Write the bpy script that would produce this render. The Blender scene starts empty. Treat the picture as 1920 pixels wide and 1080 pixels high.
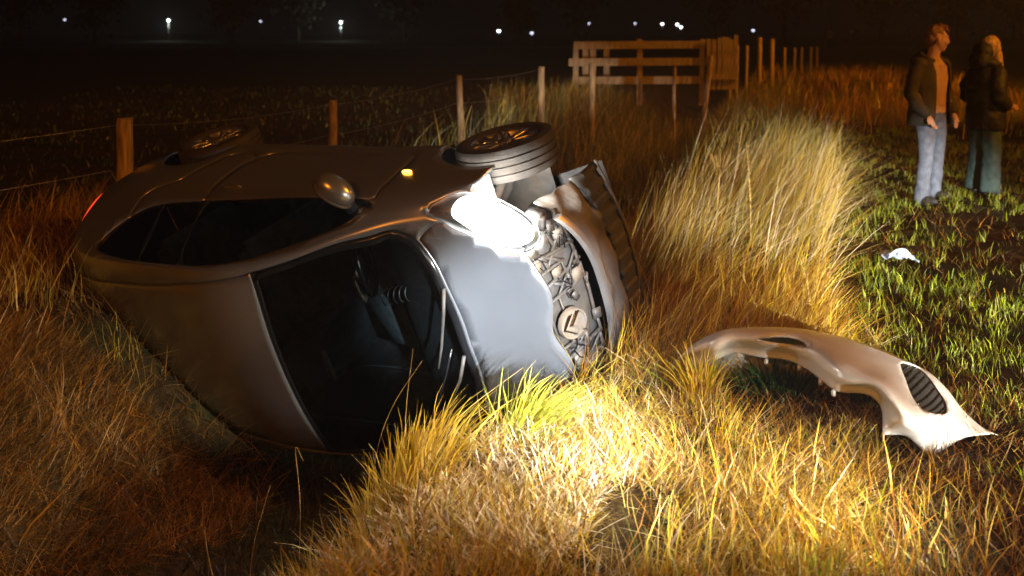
import bpy, bmesh, math, random
import numpy as np
from math import radians as rad
from mathutils import Vector, Matrix
from mathutils.geometry import delaunay_2d_cdt

rng = np.random.default_rng(7)
random.seed(7)
scene = bpy.context.scene
COL = scene.collection

# ------------------------------------------------------------------ camera
EYE = 1.8
TILT = math.radians(4)
cam_d = bpy.data.cameras.new('camera')
cam_d.sensor_width = 36; cam_d.lens = 36 * 1810 / 1920
cam_d.shift_y = -0.1867
cam_d.clip_start = 0.05; cam_d.clip_end = 3000
cam_d.dof.use_dof = True; cam_d.dof.focus_distance = 4.9; cam_d.dof.aperture_fstop = 2.2
cam = bpy.data.objects.new('camera', cam_d)
cam.location = (0, 0, EYE); cam.rotation_euler = (math.pi / 2 - TILT, 0, 0)
COL.objects.link(cam); scene.camera = cam

# ------------------------------------------------------------------ sky, sun, exposure
world = bpy.data.worlds.new('World'); scene.world = world; world.use_nodes = True
wn = world.node_tree; wn.nodes.clear()
sky = wn.nodes.new('ShaderNodeTexSky'); sky.sky_type = 'NISHITA'; sky.sun_disc = False
sky.sun_elevation = rad(-3.5); sky.sun_rotation = rad(200); sky.altitude = 0
bg = wn.nodes.new('ShaderNodeBackground'); bg.inputs['Strength'].default_value = 0.05
wo = wn.nodes.new('ShaderNodeOutputWorld')
wn.links.new(sky.outputs[0], bg.inputs['Color']); wn.links.new(bg.outputs[0], wo.inputs['Surface'])
sd = bpy.data.lights.new('sun', 'SUN'); sd.energy = 0.012; sd.angle = rad(10); sd.color = (0.75, 0.85, 1.0)
sun = bpy.data.objects.new('sun', sd); sun.rotation_euler = (rad(50), 0, rad(160)); COL.objects.link(sun)
vs = scene.view_settings
scene.display_settings.display_device = 'sRGB'
vs.view_transform = 'Standard'; vs.look = 'None'; vs.exposure = 0.22; vs.gamma = 1.0; vs.use_curve_mapping = False
scene.cycles.use_denoising = True
scene.cycles.max_bounces = 8; scene.cycles.transparent_max_bounces = 12
scene.cycles.sample_clamp_indirect = 6.0
scene.cycles.volume_step_rate = 1.0

def aim(ob, loc, target):
    ob.location = loc
    ob.rotation_euler = (Vector(target) - Vector(loc)).to_track_quat('-Z', 'Y').to_euler()

def lamp(name, kind, loc, target, watts, color, size=0.1, spot=None, blend=0.3):
    d = bpy.data.lights.new(name, kind); d.energy = watts; d.color = color
    if kind in ('POINT', 'SPOT'): d.shadow_soft_size = size
    if kind == 'SPOT': d.spot_size = rad(spot); d.spot_blend = blend
    o = bpy.data.objects.new(name, d); COL.objects.link(o); aim(o, loc, target)
    return o
# the sodium street lamps of the road to the right and behind the camera
lamp('street_lamp_light', 'SPOT', (13.0, 2.0, 8.0), (1.5, 8.5, 0), 4300, (1.0, 0.34, 0.02), 0.15, 100, 0.6)
lamp('street_lamp_light', 'SPOT', (-8.0, -9.0, 8.0), (-3.0, 5.0, 0), 2400, (1.0, 0.27, 0.012), 0.15, 60, 0.8)
lamp('street_lamp_light', 'SPOT', (15.0, 22.0, 7.0), (8.0, 29.0, 0.5), 5200, (1.0, 0.34, 0.02), 0.15, 130, 0.5)
# low beam of the vehicle standing behind the camera on the right
lamp('vehicle_headlight', 'SPOT', (5.6, -5.0, 0.75), (2.7, 9.0, -3.35), 21000, (1.0, 0.95, 0.80), 0.06, 37, 0.3)
lamp('verge_fill_light', 'SPOT', (2.6, 2.5, 1.15), (0.36, 4.0, 0.0), 1500, (1.0, 0.92, 0.72), 0.05, 45, 1.0)  # unseen spot added to brighten the near bank
lamp('bonnet_fill_light', 'SPOT', (1.6, -2.0, 1.75), (0.06, 5.10, 0.14), 13500, (0.84, 0.92, 1.0), 0.05, 11.0, 0.8)  # narrow unseen spot added to whiten the bonnet

# ------------------------------------------------------------------ materials
def new_mat(name):
    m = bpy.data.materials.new(name); m.use_nodes = True
    return m, m.node_tree, m.node_tree.nodes['Principled BSDF']

def mat(name, color, rough=0.6, metal=0.0, var=0.12, scale=8.0, bump=0.0, coat=0.0, dirt=None, dirt_amt=0.4, spec=0.5):
    m, nt, p = new_mat(name)
    p.inputs['Roughness'].default_value = rough; p.inputs['Metallic'].default_value = metal
    p.inputs['Coat Weight'].default_value = coat; p.inputs['Coat Roughness'].default_value = 0.08
    p.inputs['Specular IOR Level'].default_value = spec
    tc = nt.nodes.new('ShaderNodeTexCoord')
    nz = nt.nodes.new('ShaderNodeTexNoise'); nz.inputs['Scale'].default_value = scale; nz.inputs['Detail'].default_value = 6
    nt.links.new(tc.outputs['Object'], nz.inputs['Vector'])
    cr = nt.nodes.new('ShaderNodeValToRGB')
    a = [max(0, c * (1 - var * 2)) for c in color]; b = [min(1, c * (1 + var * 2)) for c in color]
    cr.color_ramp.elements[0].position = 0.3; cr.color_ramp.elements[1].position = 0.7
    cr.color_ramp.elements[0].color = (*a, 1); cr.color_ramp.elements[1].color = (*b, 1)
    nt.links.new(nz.outputs['Fac'], cr.inputs['Fac'])
    out = cr.outputs['Color']
    if dirt:
        n2 = nt.nodes.new('ShaderNodeTexNoise'); n2.inputs['Scale'].default_value = 2.6; n2.inputs['Detail'].default_value = 4
        n2.inputs['Roughness'].default_value = 0.7
        nt.links.new(tc.outputs['Object'], n2.inputs['Vector'])
        r2 = nt.nodes.new('ShaderNodeValToRGB'); r2.color_ramp.elements[0].position = 0.38; r2.color_ramp.elements[1].position = 0.85
        r2.color_ramp.elements[1].color = (dirt_amt,) * 3 + (1,)
        nt.links.new(n2.outputs['Fac'], r2.inputs['Fac'])
        mx = nt.nodes.new('ShaderNodeMixRGB'); mx.inputs['Color2'].default_value = (*dirt, 1)
        nt.links.new(r2.outputs['Color'], mx.inputs['Fac']); nt.links.new(out, mx.inputs['Color1']); out = mx.outputs['Color']
        ad = nt.nodes.new('ShaderNodeMath'); ad.operation = 'MULTIPLY_ADD'; ad.inputs[1].default_value = 0.4; ad.inputs[2].default_value = rough
        nt.links.new(r2.outputs['Color'], ad.inputs[0]); nt.links.new(ad.outputs[0], p.inputs['Roughness'])
    nt.links.new(out, p.inputs['Base Color'])
    if bump > 0:
        n3 = nt.nodes.new('ShaderNodeTexNoise'); n3.inputs['Scale'].default_value = scale * 5; n3.inputs['Detail'].default_value = 5
        nt.links.new(tc.outputs['Object'], n3.inputs['Vector'])
        bp = nt.nodes.new('ShaderNodeBump'); bp.inputs['Strength'].default_value = bump; bp.inputs['Distance'].default_value = 0.02
        nt.links.new(n3.outputs['Fac'], bp.inputs['Height']); nt.links.new(bp.outputs[0], p.inputs['Normal'])
    return m

def emit(name, color, strength):
    m, nt, p = new_mat(name)
    p.inputs['Base Color'].default_value = (*[min(1, c) for c in color], 1)
    p.inputs['Emission Color'].default_value = (*color, 1); p.inputs['Emission Strength'].default_value = strength
    return m

def glass(name, tint, fres=1.45, rough=0.02):
    m, nt, p = new_mat(name); nt.nodes.remove(p)
    tr = nt.nodes.new('ShaderNodeBsdfTransparent'); tr.inputs['Color'].default_value = (*tint, 1)
    gl = nt.nodes.new('ShaderNodeBsdfGlossy'); gl.inputs['Roughness'].default_value = rough
    fr = nt.nodes.new('ShaderNodeFresnel'); fr.inputs['IOR'].default_value = fres
    mx = nt.nodes.new('ShaderNodeMixShader')
    nt.links.new(fr.outputs[0], mx.inputs['Fac']); nt.links.new(tr.outputs[0], mx.inputs[1]); nt.links.new(gl.outputs[0], mx.inputs[2])
    nt.links.new(mx.outputs[0], nt.nodes['Material Output'].inputs['Surface'])
    return m

def wood(name, color, dark):
    m, nt, p = new_mat(name); p.inputs['Roughness'].default_value = 0.85
    tc = nt.nodes.new('ShaderNodeTexCoord'); mp = nt.nodes.new('ShaderNodeMapping'); mp.inputs['Scale'].default_value = (14, 14, 1.6)
    nz = nt.nodes.new('ShaderNodeTexNoise'); nz.inputs['Scale'].default_value = 3; nz.inputs['Detail'].default_value = 8
    cr = nt.nodes.new('ShaderNodeValToRGB'); cr.color_ramp.elements[0].color = (*dark, 1); cr.color_ramp.elements[1].color = (*color, 1)
    cr.color_ramp.elements[0].position = 0.32; cr.color_ramp.elements[1].position = 0.62
    nt.links.new(tc.outputs['Object'], mp.inputs[0]); nt.links.new(mp.outputs[0], nz.inputs['Vector']); nt.links.new(nz.outputs['Fac'], cr.inputs['Fac'])
    nt.links.new(cr.outputs[0], p.inputs['Base Color'])
    bp = nt.nodes.new('ShaderNodeBump'); bp.inputs['Strength'].default_value = 0.5; bp.inputs['Distance'].default_value = 0.01
    nt.links.new(nz.outputs['Fac'], bp.inputs['Height']); nt.links.new(bp.outputs[0], p.inputs['Normal'])
    return m

def blade_mat(name, trans=0.3, rough=0.45, spec=0.4):
    m, nt, p = new_mat(name)
    at = nt.nodes.new('ShaderNodeAttribute'); at.attribute_name = 'Col'
    p.inputs['Roughness'].default_value = rough; p.inputs['Specular IOR Level'].default_value = spec
    nt.links.new(at.outputs['Color'], p.inputs['Base Color'])
    tl = nt.nodes.new('ShaderNodeBsdfTranslucent'); nt.links.new(at.outputs['Color'], tl.inputs['Color'])
    mx = nt.nodes.new('ShaderNodeMixShader'); mx.inputs['Fac'].default_value = trans
    nt.links.new(p.outputs[0], mx.inputs[1]); nt.links.new(tl.outputs[0], mx.inputs[2])
    nt.links.new(mx.outputs[0], nt.nodes['Material Output'].inputs['Surface'])
    return m

def ground_mat():
    m, nt, p = new_mat('soil_and_turf'); p.inputs['Roughness'].default_value = 0.95; p.inputs['Specular IOR Level'].default_value = 0.15
    tc = nt.nodes.new('ShaderNodeTexCoord')
    def noise(s, d=8, r=0.6):
        n = nt.nodes.new('ShaderNodeTexNoise'); n.inputs['Scale'].default_value = s; n.inputs['Detail'].default_value = d; n.inputs['Roughness'].default_value = r
        nt.links.new(tc.outputs['Object'], n.inputs['Vector']); return n
    a = noise(9); b = noise(1.1); f = noise(40, 4)
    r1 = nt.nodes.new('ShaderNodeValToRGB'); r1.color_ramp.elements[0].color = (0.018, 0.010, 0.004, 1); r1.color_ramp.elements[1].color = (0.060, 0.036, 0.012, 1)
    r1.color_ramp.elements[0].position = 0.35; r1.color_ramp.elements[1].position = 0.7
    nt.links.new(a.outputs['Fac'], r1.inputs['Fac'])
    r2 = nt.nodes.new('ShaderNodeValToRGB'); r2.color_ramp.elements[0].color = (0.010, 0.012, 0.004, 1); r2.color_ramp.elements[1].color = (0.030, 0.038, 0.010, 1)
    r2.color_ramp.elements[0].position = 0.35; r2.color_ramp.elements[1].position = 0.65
    nt.links.new(f.outputs['Fac'], r2.inputs['Fac'])
    mk = nt.nodes.new('ShaderNodeValToRGB'); mk.color_ramp.elements[0].position = 0.47; mk.color_ramp.elements[1].position = 0.62
    nt.links.new(b.outputs['Fac'], mk.inputs['Fac'])
    mx = nt.nodes.new('ShaderNodeMixRGB'); nt.links.new(mk.outputs[0], mx.inputs['Fac']); nt.links.new(r1.outputs[0], mx.inputs['Color1']); nt.links.new(r2.outputs[0], mx.inputs['Color2'])
    nt.links.new(mx.outputs[0], p.inputs['Base Color'])
    bp = nt.nodes.new('ShaderNodeBump'); bp.inputs['Strength'].default_value = 0.9; bp.inputs['Distance'].default_value = 0.04
    nt.links.new(a.outputs['Fac'], bp.inputs['Height']); nt.links.new(bp.outputs[0], p.inputs['Normal'])
    return m

M = dict(
    reflector=mat('lamp_reflector', (0.85, 0.85, 0.83), 0.25, 1.0, 0.03),
    lenscover=glass('clear_lens_cover', (0.97, 0.97, 0.96)),
    water=mat('black_ditch_water', (0.010, 0.009, 0.006), 0.12, 0, 0.3, 3, bump=0.05),
    paint=mat('silver_grey_paint', (0.33, 0.35, 0.385), 0.27, 0.75, 0.03, 3, coat=0.4),
    bpaint=mat('bumper_paint', (0.72, 0.72, 0.73), 0.36, 0.12, 0.03, 3, coat=0.5, dirt=(0.22, 0.16, 0.10), dirt_amt=0.25),
    inner=mat('black_cabin_trim', (0.012, 0.012, 0.013), 0.8, 0, 0.2),
    trim=mat('black_gloss_trim', (0.008, 0.008, 0.009), 0.18, 0, 0.1),
    plastic=mat('black_plastic', (0.035, 0.035, 0.036), 0.5, 0, 0.25, 12, bump=0.15, dirt=(0.16, 0.11, 0.06), dirt_amt=0.5),
    greyplastic=mat('dusty_grey_plastic', (0.11, 0.10, 0.09), 0.6, 0, 0.25, 6, bump=0.15, dirt=(0.22, 0.14, 0.07), dirt_amt=0.8),
    tyre=mat('tyre_rubber', (0.020, 0.019, 0.018), 0.75, 0, 0.2, 20, bump=0.2, dirt=(0.10, 0.06, 0.025), dirt_amt=0.35),
    alloy=mat('alloy_rim', (0.45, 0.45, 0.45), 0.28, 0.9, 0.05, 8, dirt=(0.10, 0.07, 0.04), dirt_amt=0.5),
    steel=mat('bare_steel', (0.62, 0.61, 0.60), 0.3, 0.8, 0.08, 6, dirt=(0.2, 0.14, 0.08), dirt_amt=0.3),
    chrome=mat('chrome', (0.8, 0.78, 0.75), 0.12, 1.0, 0.03),
    fabric=mat('seat_fabric', (0.06, 0.065, 0.07), 0.9, 0, 0.2, 20),
    glass=glass('tinted_window_glass', (0.30, 0.34, 0.34)),
    wsglass=glass('windscreen_glass', (0.36, 0.42, 0.43)),
    amberlens=emit('amber_indicator', (1.0, 0.42, 0.04), 9.0),
    redlens=emit('red_tail_lamp', (1.0, 0.06, 0.02), 1.2),
    headlamp=emit('lit_headlamp', (1.0, 0.97, 0.90), 130.0),
    post=wood('weathered_post_wood', (0.36, 0.25, 0.14), (0.14, 0.09, 0.045)),
    plank=wood('weathered_plank_wood', (0.34, 0.25, 0.16), (0.13, 0.09, 0.05)),
    wire=mat('galvanised_wire', (0.35, 0.35, 0.33), 0.4, 0.8, 0.1),
    ground=ground_mat(),
    blade=blade_mat('grass_blades'),
    asphalt=mat('asphalt', (0.05, 0.05, 0.05), 0.9, 0, 0.2, 2),
    skin=mat('skin', (0.52, 0.30, 0.20), 0.55, 0, 0.06),
    jacket=mat('dark_olive_jacket', (0.040, 0.034, 0.024), 0.75, 0, 0.2, 9, bump=0.3),
    tshirt=mat('tan_t_shirt', (0.50, 0.32, 0.17), 0.85, 0, 0.08, 9),
    denim=mat('faded_denim', (0.12, 0.145, 0.21), 0.85, 0, 0.15, 14, bump=0.2),
    coat=mat('black_puffer_coat', (0.022, 0.021, 0.018), 0.6, 0, 0.2, 9, bump=0.25),
    trousers=mat('dark_teal_trousers', (0.045, 0.085, 0.09), 0.85, 0, 0.15, 10),
    shoe=mat('dark_shoe', (0.03, 0.028, 0.03), 0.6),
    hairm=mat('brown_hair', (0.16, 0.075, 0.03), 0.5, 0, 0.3, 40),
    hairw=mat('blonde_hair', (0.55, 0.36, 0.14), 0.45, 0, 0.25, 40),
    bag=mat('pale_blue_plastic_film', (0.45, 0.58, 0.88), 0.25, 0, 0.1, 10),
    lampon=emit('lit_lamp_globe', (0.95, 0.97, 1.0), 7.0),
    lampdim=emit('dim_lamp_globe', (0.7, 0.72, 0.95), 2.0),
    poleg=mat('grey_pole', (0.25, 0.25, 0.27), 0.5, 0.5, 0.1),
    signb=mat('blue_sign_face', (0.12, 0.20, 0.62), 0.4, 0, 0.05),
    signp=mat('pink_sign_face', (0.62, 0.28, 0.42), 0.4, 0, 0.05),
    signw=mat('white_sign_face', (0.7, 0.7, 0.75), 0.4, 0, 0.05),
    bark=mat('tree_bark', (0.06, 0.05, 0.04), 0.9, 0, 0.3, 6),
    leaf=mat('dark_tree_foliage', (0.045, 0.05, 0.025), 0.8, 0, 0.3, 1),
    leaflit=mat('lit_tree_foliage', (0.16, 0.15, 0.14), 0.8, 0, 0.3, 1),  # lamplight on the crown put into the leaf colour
    leafpinklit=mat('pink_lit_tree_foliage', (0.20, 0.10, 0.09), 0.8, 0, 0.3, 1),  # pinkish light on the crown put into the leaf colour
)

# ------------------------------------------------------------------ mesh helpers
def link(o, parent=None):
    COL.objects.link(o)
    if parent is not None: o.parent = parent
    return o

def obj(name, verts, faces, material, parent=None, smooth=True, mats=None):
    me = bpy.data.meshes.new(name)
    me.from_pydata([tuple(map(float, v)) for v in verts], [], [tuple(map(int, f)) for f in faces])
    for mm in (mats or [material]): me.materials.append(mm)
    if smooth: me.polygons.foreach_set('use_smooth', [True] * len(me.polygons))
    me.update()
    return link(bpy.data.objects.new(name, me), parent)

def tag(o, label=None, cat=None, group=None, kind=None):
    if label: o['label'] = label
    if cat: o['category'] = cat
    if group: o['group'] = group
    if kind: o['kind'] = kind
    return o

def empty(name, loc=(0, 0, 0), rz=0):
    o = bpy.data.objects.new(name, None); o.empty_display_size = 0.2
    o.location = loc; o.rotation_euler = (0, 0, rz)
    return link(o)

class MB:
    def __init__(s): s.v = []; s.f = []
    def add(s, verts, faces):
        n = len(s.v); s.v += [tuple(map(float, p)) for p in verts]; s.f += [tuple(int(i) + n for i in f) for f in faces]; return s
    def box(s, c, size, R=None, taper=1.0, bev=0.0):
        hx, hy, hz = [k / 2 for k in size]
        if bev <= 0:
            P = [(x * (taper if z > 0 else 1), y * (taper if z > 0 else 1), z) for z in (-hz, hz) for y in (-hy, hy) for x in (-hx, hx)]
            Fs = [(0, 2, 3, 1), (4, 5, 7, 6), (0, 1, 5, 4), (2, 6, 7, 3), (0, 4, 6, 2), (1, 3, 7, 5)]
        else:
            bm = bmesh.new(); bmesh.ops.create_cube(bm, size=1.0)
            for v in bm.verts: v.co = Vector((v.co.x * size[0], v.co.y * size[1], v.co.z * size[2]))
            bmesh.ops.bevel(bm, geom=bm.edges[:], offset=bev, segments=2, affect='EDGES')
            bm.verts.index_update()
            P = [tuple(v.co) for v in bm.verts]; Fs = [tuple(v.index for v in f.verts) for f in bm.faces]; bm.free()
        if R is not None: P = [tuple(R @ Vector(p)) for p in P]
        return s.add([(p[0] + c[0], p[1] + c[1], p[2] + c[2]) for p in P], Fs)
    def tube(s, path, radii, seg=8, squash=(1, 1), cap=True):
        path = [Vector(p) for p in path]
        if not hasattr(radii, '__len__'): radii = [radii] * len(path)
        V = []; up = Vector((0, 0, 1)); prev = None
        for i, p in enumerate(path):
            t = (path[min(i + 1, len(path) - 1)] - path[max(i - 1, 0)]).normalized()
            if prev is None:
                a = t.cross(up if abs(t.z) < 0.9 else Vector((1, 0, 0))).normalized()
            else:
                a = (prev - t * prev.dot(t)).normalized()
            prev = a; b = t.cross(a)
            for k in range(seg):
                w = 2 * math.pi * k / seg
                V.append(p + (a * math.cos(w) * squash[0] + b * math.sin(w) * squash[1]) * radii[i])
        Fs = []
        for i in range(len(path) - 1):
            for k in range(seg):
                k2 = (k + 1) % seg
                Fs.append((i * seg + k, i * seg + k2, (i + 1) * seg + k2, (i + 1) * seg + k))
        if cap:
            Fs.append(tuple(range(seg - 1, -1, -1))); Fs.append(tuple((len(path) - 1) * seg + k for k in range(seg)))
        return s.add(V, Fs)
    def lathe(s, prof, seg=32, axis='y', c=(0, 0, 0), closed=False):
        V = []; n = len(prof)
        for k in range(seg):
            w = 2 * math.pi * k / seg
            for (r, h) in prof:
                if axis == 'y': V.append((c[0] + r * math.cos(w), c[1] + h, c[2] + r * math.sin(w)))
                else: V.append((c[0] + r * math.cos(w), c[1] + r * math.sin(w), c[2] + h))
        Fs = []
        for k in range(seg):
            k2 = (k + 1) % seg
            for i in range(n if closed else n - 1):
                j = (i + 1) % n
                Fs.append((k * n + i, k * n + j, k2 * n + j, k2 * n + i))
        return s.add(V, Fs)
    def loft(s, rings, close=True, cap=True):
        n = len(rings[0]); V = [p for r in rings for p in r]; Fs = []
        for i in range(len(rings) - 1):
            for k in range(n if close else n - 1):
                k2 = (k + 1) % n
                Fs.append((i * n + k, i * n + k2, (i + 1) * n + k2, (i + 1) * n + k))
        if cap and close:
            Fs.append(tuple(range(n - 1, -1, -1))); Fs.append(tuple((len(rings) - 1) * n + k for k in range(n)))
        return s.add(V, Fs)
    def ellipsoid(s, c, r, R=None, nu=16, nv=10):
        V = []; Fs = []
        for i in range(nv + 1):
            a = math.pi * i / nv
            for k in range(nu):
                w = 2 * math.pi * k / nu
                p = Vector((r[0] * math.sin(a) * math.cos(w), r[1] * math.sin(a) * math.sin(w), r[2] * math.cos(a)))
                if R is not None: p = R @ p
                V.append((p.x + c[0], p.y + c[1], p.z + c[2]))
        for i in range(nv):
            for k in range(nu):
                k2 = (k + 1) % nu
                Fs.append((i * nu + k, (i + 1) * nu + k, (i + 1) * nu + k2, i * nu + k2))
        return s.add(V, Fs)
    def build(s, name, material, parent=None, smooth=True):
        return obj(name, s.v, s.f, material, parent, smooth)

def autosmooth(o, ang=35):
    bm = bmesh.new(); bm.from_mesh(o.data)
    bmesh.ops.recalc_face_normals(bm, faces=bm.faces)
    for e in bm.edges: e.smooth = not (len(e.link_faces) == 2 and e.calc_face_angle(0) > rad(ang))
    bm.to_mesh(o.data); bm.free(); return o

def remeshed(o, voxel, smooth_it=2):
    """fuse overlapping shapes of one object into one continuous surface"""
    m = o.modifiers.new('fuse', 'REMESH'); m.mode = 'VOXEL'; m.voxel_size = voxel; m.use_smooth_shade = True
    if smooth_it:
        k = o.modifiers.new('soft', 'SMOOTH'); k.factor = 0.6; k.iterations = smooth_it
    dg = bpy.context.evaluated_depsgraph_get(); dg.update()
    me = bpy.data.meshes.new_from_object(o.evaluated_get(dg))
    o.modifiers.clear(); old = o.data; o.data = me; bpy.data.meshes.remove(old)
    if not me.materials: me.materials.append(M['skin'])
    me.polygons.foreach_set('use_smooth', [True] * len(me.polygons))
    return o

# ------------------------------------------------------------------ value noise
_T = rng.random((256, 256))
def vnoise(x, y):
    x = np.asarray(x, float); y = np.asarray(y, float)
    xi = np.floor(x).astype(int); yi = np.floor(y).astype(int); fx = x - xi; fy = y - yi
    fx = fx * fx * (3 - 2 * fx); fy = fy * fy * (3 - 2 * fy)
    g = lambda a, b: _T[a % 256, b % 256]
    return (g(xi, yi) * (1 - fx) + g(xi + 1, yi) * fx) * (1 - fy) + (g(xi, yi + 1) * (1 - fx) + g(xi + 1, yi + 1) * fx) * fy
def fbm(x, y, o=4):
    r = 0; a = 0.5
    for i in range(o): r = r + a * (vnoise(x * 2 ** i + 17 * i, y * 2 ** i + 9 * i) - 0.5); a *= 0.5
    return r
def sstep(a, b, x):
    t = np.clip((x - a) / (b - a), 0, 1); return t * t * (3 - 2 * t)

# ------------------------------------------------------------------ terrain: pasture, ditch, mown verge
DP = np.array([-1.30, 4.20]); DD = np.array([0.271, 0.963]); DD = DD / np.linalg.norm(DD); DN = np.array([DD[1], -DD[0]])
def doff(x, y): return (x - DP[0]) * DN[0] + (y - DP[1]) * DN[1]
def dalong(x, y): return (x - DP[0]) * DD[0] + (y - DP[1]) * DD[1]
def zg(x, y, fine=True):
    x = np.asarray(x, float); y = np.asarray(y, float)
    o = doff(x, y) + 0.25 * fbm(x * 0.5 + 3, y * 0.5)
    depth = 0.88 * (1 - sstep(24, 60, y)) + 0.12
    kn = sstep(3.95, 4.6, y)
    z = -depth * (1 - np.where(o > 0, sstep(0.22 + .18 * kn, 1.15 + .6 * kn, o), sstep(0.45, 2.0, -o)))
    z = z * (1 - sstep(60, 120, np.hypot(x, y)))
    z = z + 0.42 * np.exp(-(((x + 2.55) / 0.75) ** 2 + ((y - 4.2) / 1.1) ** 2))          # heap of mown hay on the left bank
    z = z + 0.04 * np.exp(-(((x - 0.35) / 0.5) ** 2 + ((y - 3.9) / 0.5) ** 2))
    if fine:
        near = 1 - sstep(20, 60, np.hypot(x, y))
        z = z + near * (0.10 * fbm(x * 1.6, y * 1.6) + 0.05 * fbm(x * 6, y * 6, 3))
    return z
def axis_coords(lo, hi, near_lo, near_hi, step):
    a = list(np.arange(near_lo, near_hi + 1e-6, step)); s = step
    while a[-1] < hi: s *= 1.16; a.append(a[-1] + s)
    s = step
    while a[0] > lo: s *= 1.16; a.insert(0, a[0] - s)
    return np.array(a)
gx = axis_coords(-300, 300, -5, 8, 0.07); gy = axis_coords(-60, 400, 1.5, 15, 0.07)
GX, GY = np.meshgrid(gx, gy); GZ = zg(GX, GY)
nx, ny = len(gx), len(gy)
gv = np.stack([GX.ravel(), GY.ravel(), GZ.ravel()], -1)
ii = np.arange(nx * ny).reshape(ny, nx)
gf = np.stack([ii[:-1, :-1], ii[:-1, 1:], ii[1:, 1:], ii[1:, :-1]], -1).reshape(-1, 4)
def fast_mesh(name, V, Fq, material, parent=None, cols=None, smooth=True):
    me = bpy.data.meshes.new(name)
    me.vertices.add(len(V)); me.vertices.foreach_set('co', np.ascontiguousarray(V, np.float32).ravel())
    k = Fq.shape[1]
    me.loops.add(Fq.size); me.loops.foreach_set('vertex_index', np.ascontiguousarray(Fq, np.int32).ravel())
    me.polygons.add(len(Fq)); me.polygons.foreach_set('loop_start', np.arange(0, Fq.size, k, dtype=np.int32))
    me.polygons.foreach_set('use_smooth', np.full(len(Fq), smooth))
    if cols is not None:
        ca = me.attributes.new('Col', 'FLOAT_COLOR', 'POINT'); ca.data.foreach_set('color', np.ascontiguousarray(cols, np.float32).ravel())
    me.materials.append(material); me.update(calc_edges=True); me.validate()
    return link(bpy.data.objects.new(name, me), parent)
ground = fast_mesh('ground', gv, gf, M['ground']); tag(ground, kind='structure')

# ------------------------------------------------------------------ the crashed car (x forward, y to its left, z up; lies on its right side)
CAR_R = np.array([[0.8372, -0.2745, -0.4731], [-0.5405, -0.2827, -0.7924], [0.0838, 0.9191, -0.385]])
_u, _s, _vt = np.linalg.svd(CAR_R); CAR_R = _u @ _vt
CAR_T = np.array([-0.767, 6.703, 0.365])
# body sections: distance along the car -> (half width, height) from sill to roof centre
ST={
-1.95:[(.48,.34),(.52,.40),(.56,.60),(.56,.78),(.54,.88),(.50,.94),(.44,.98),(.25,1.00),(0,1.01)],
-1.91:[(.58,.28),(.66,.36),(.70,.60),(.70,.82),(.66,.94),(.60,1.02),(.53,1.07),(.30,1.11),(0,1.12)],
-1.82:[(.64,.24),(.755,.33),(.79,.60),(.78,.83),(.73,1.00),(.65,1.13),(.57,1.20),(.31,1.25),(0,1.265)],
-1.68:[(.67,.21),(.80,.31),(.825,.60),(.815,.84),(.75,1.045),(.655,1.22),(.58,1.29),(.32,1.35),(0,1.365)],
-1.45:[(.70,.19),(.83,.30),(.855,.60),(.84,.85),(.775,1.04),(.66,1.29),(.585,1.365),(.325,1.425),(0,1.44)],
-1.05:[(.73,.16),(.85,.28),(.872,.60),(.857,.85),(.805,1.01),(.67,1.345),(.59,1.42),(.325,1.485),(0,1.50)],
-0.50:[(.73,.16),(.845,.28),(.868,.60),(.857,.85),(.82,.985),(.675,1.37),(.595,1.445),(.32,1.508),(0,1.522)],
 0.05:[(.715,.17),(.83,.29),(.86,.60),(.857,.85),(.822,.97),(.685,1.35),(.61,1.425),(.33,1.49),(0,1.505)],
 0.45:[(.70,.18),(.82,.30),(.86,.60),(.857,.85),(.822,.965),(.715,1.24),(.65,1.315),(.35,1.41),(0,1.44)],
 0.75:[(.70,.18),(.82,.30),(.86,.60),(.856,.84),(.822,.945),(.755,1.10),(.695,1.17),(.38,1.29),(0,1.325)],
 1.00:[(.70,.18),(.82,.30),(.857,.58),(.853,.80),(.815,.905),(.765,.985),(.70,1.04),(.40,1.14),(0,1.18)],
 1.25:[(.69,.18),(.82,.30),(.852,.56),(.843,.76),(.795,.86),(.74,.915),(.67,.95),(.40,1.01),(0,1.035)],
 1.50:[(.67,.20),(.81,.32),(.838,.54),(.82,.71),(.765,.80),(.70,.845),(.62,.875),(.37,.92),(0,.94)],
 1.70:[(.63,.24),(.77,.35),(.80,.52),(.775,.66),(.715,.745),(.645,.79),(.565,.82),(.34,.86),(0,.88)],
 1.84:[(.56,.28),(.69,.37),(.72,.50),(.70,.61),(.65,.68),(.59,.72),(.51,.745),(.31,.785),(0,.805)],
 1.93:[(.44,.34),(.55,.41),(.58,.49),(.57,.56),(.53,.61),(.48,.64),(.42,.66),(.25,.69),(0,.70)],
}
XS = np.array(sorted(ST)); G = np.array([ST[x] for x in XS]) * [1.04, 1]
NP = G.shape[1]
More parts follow.
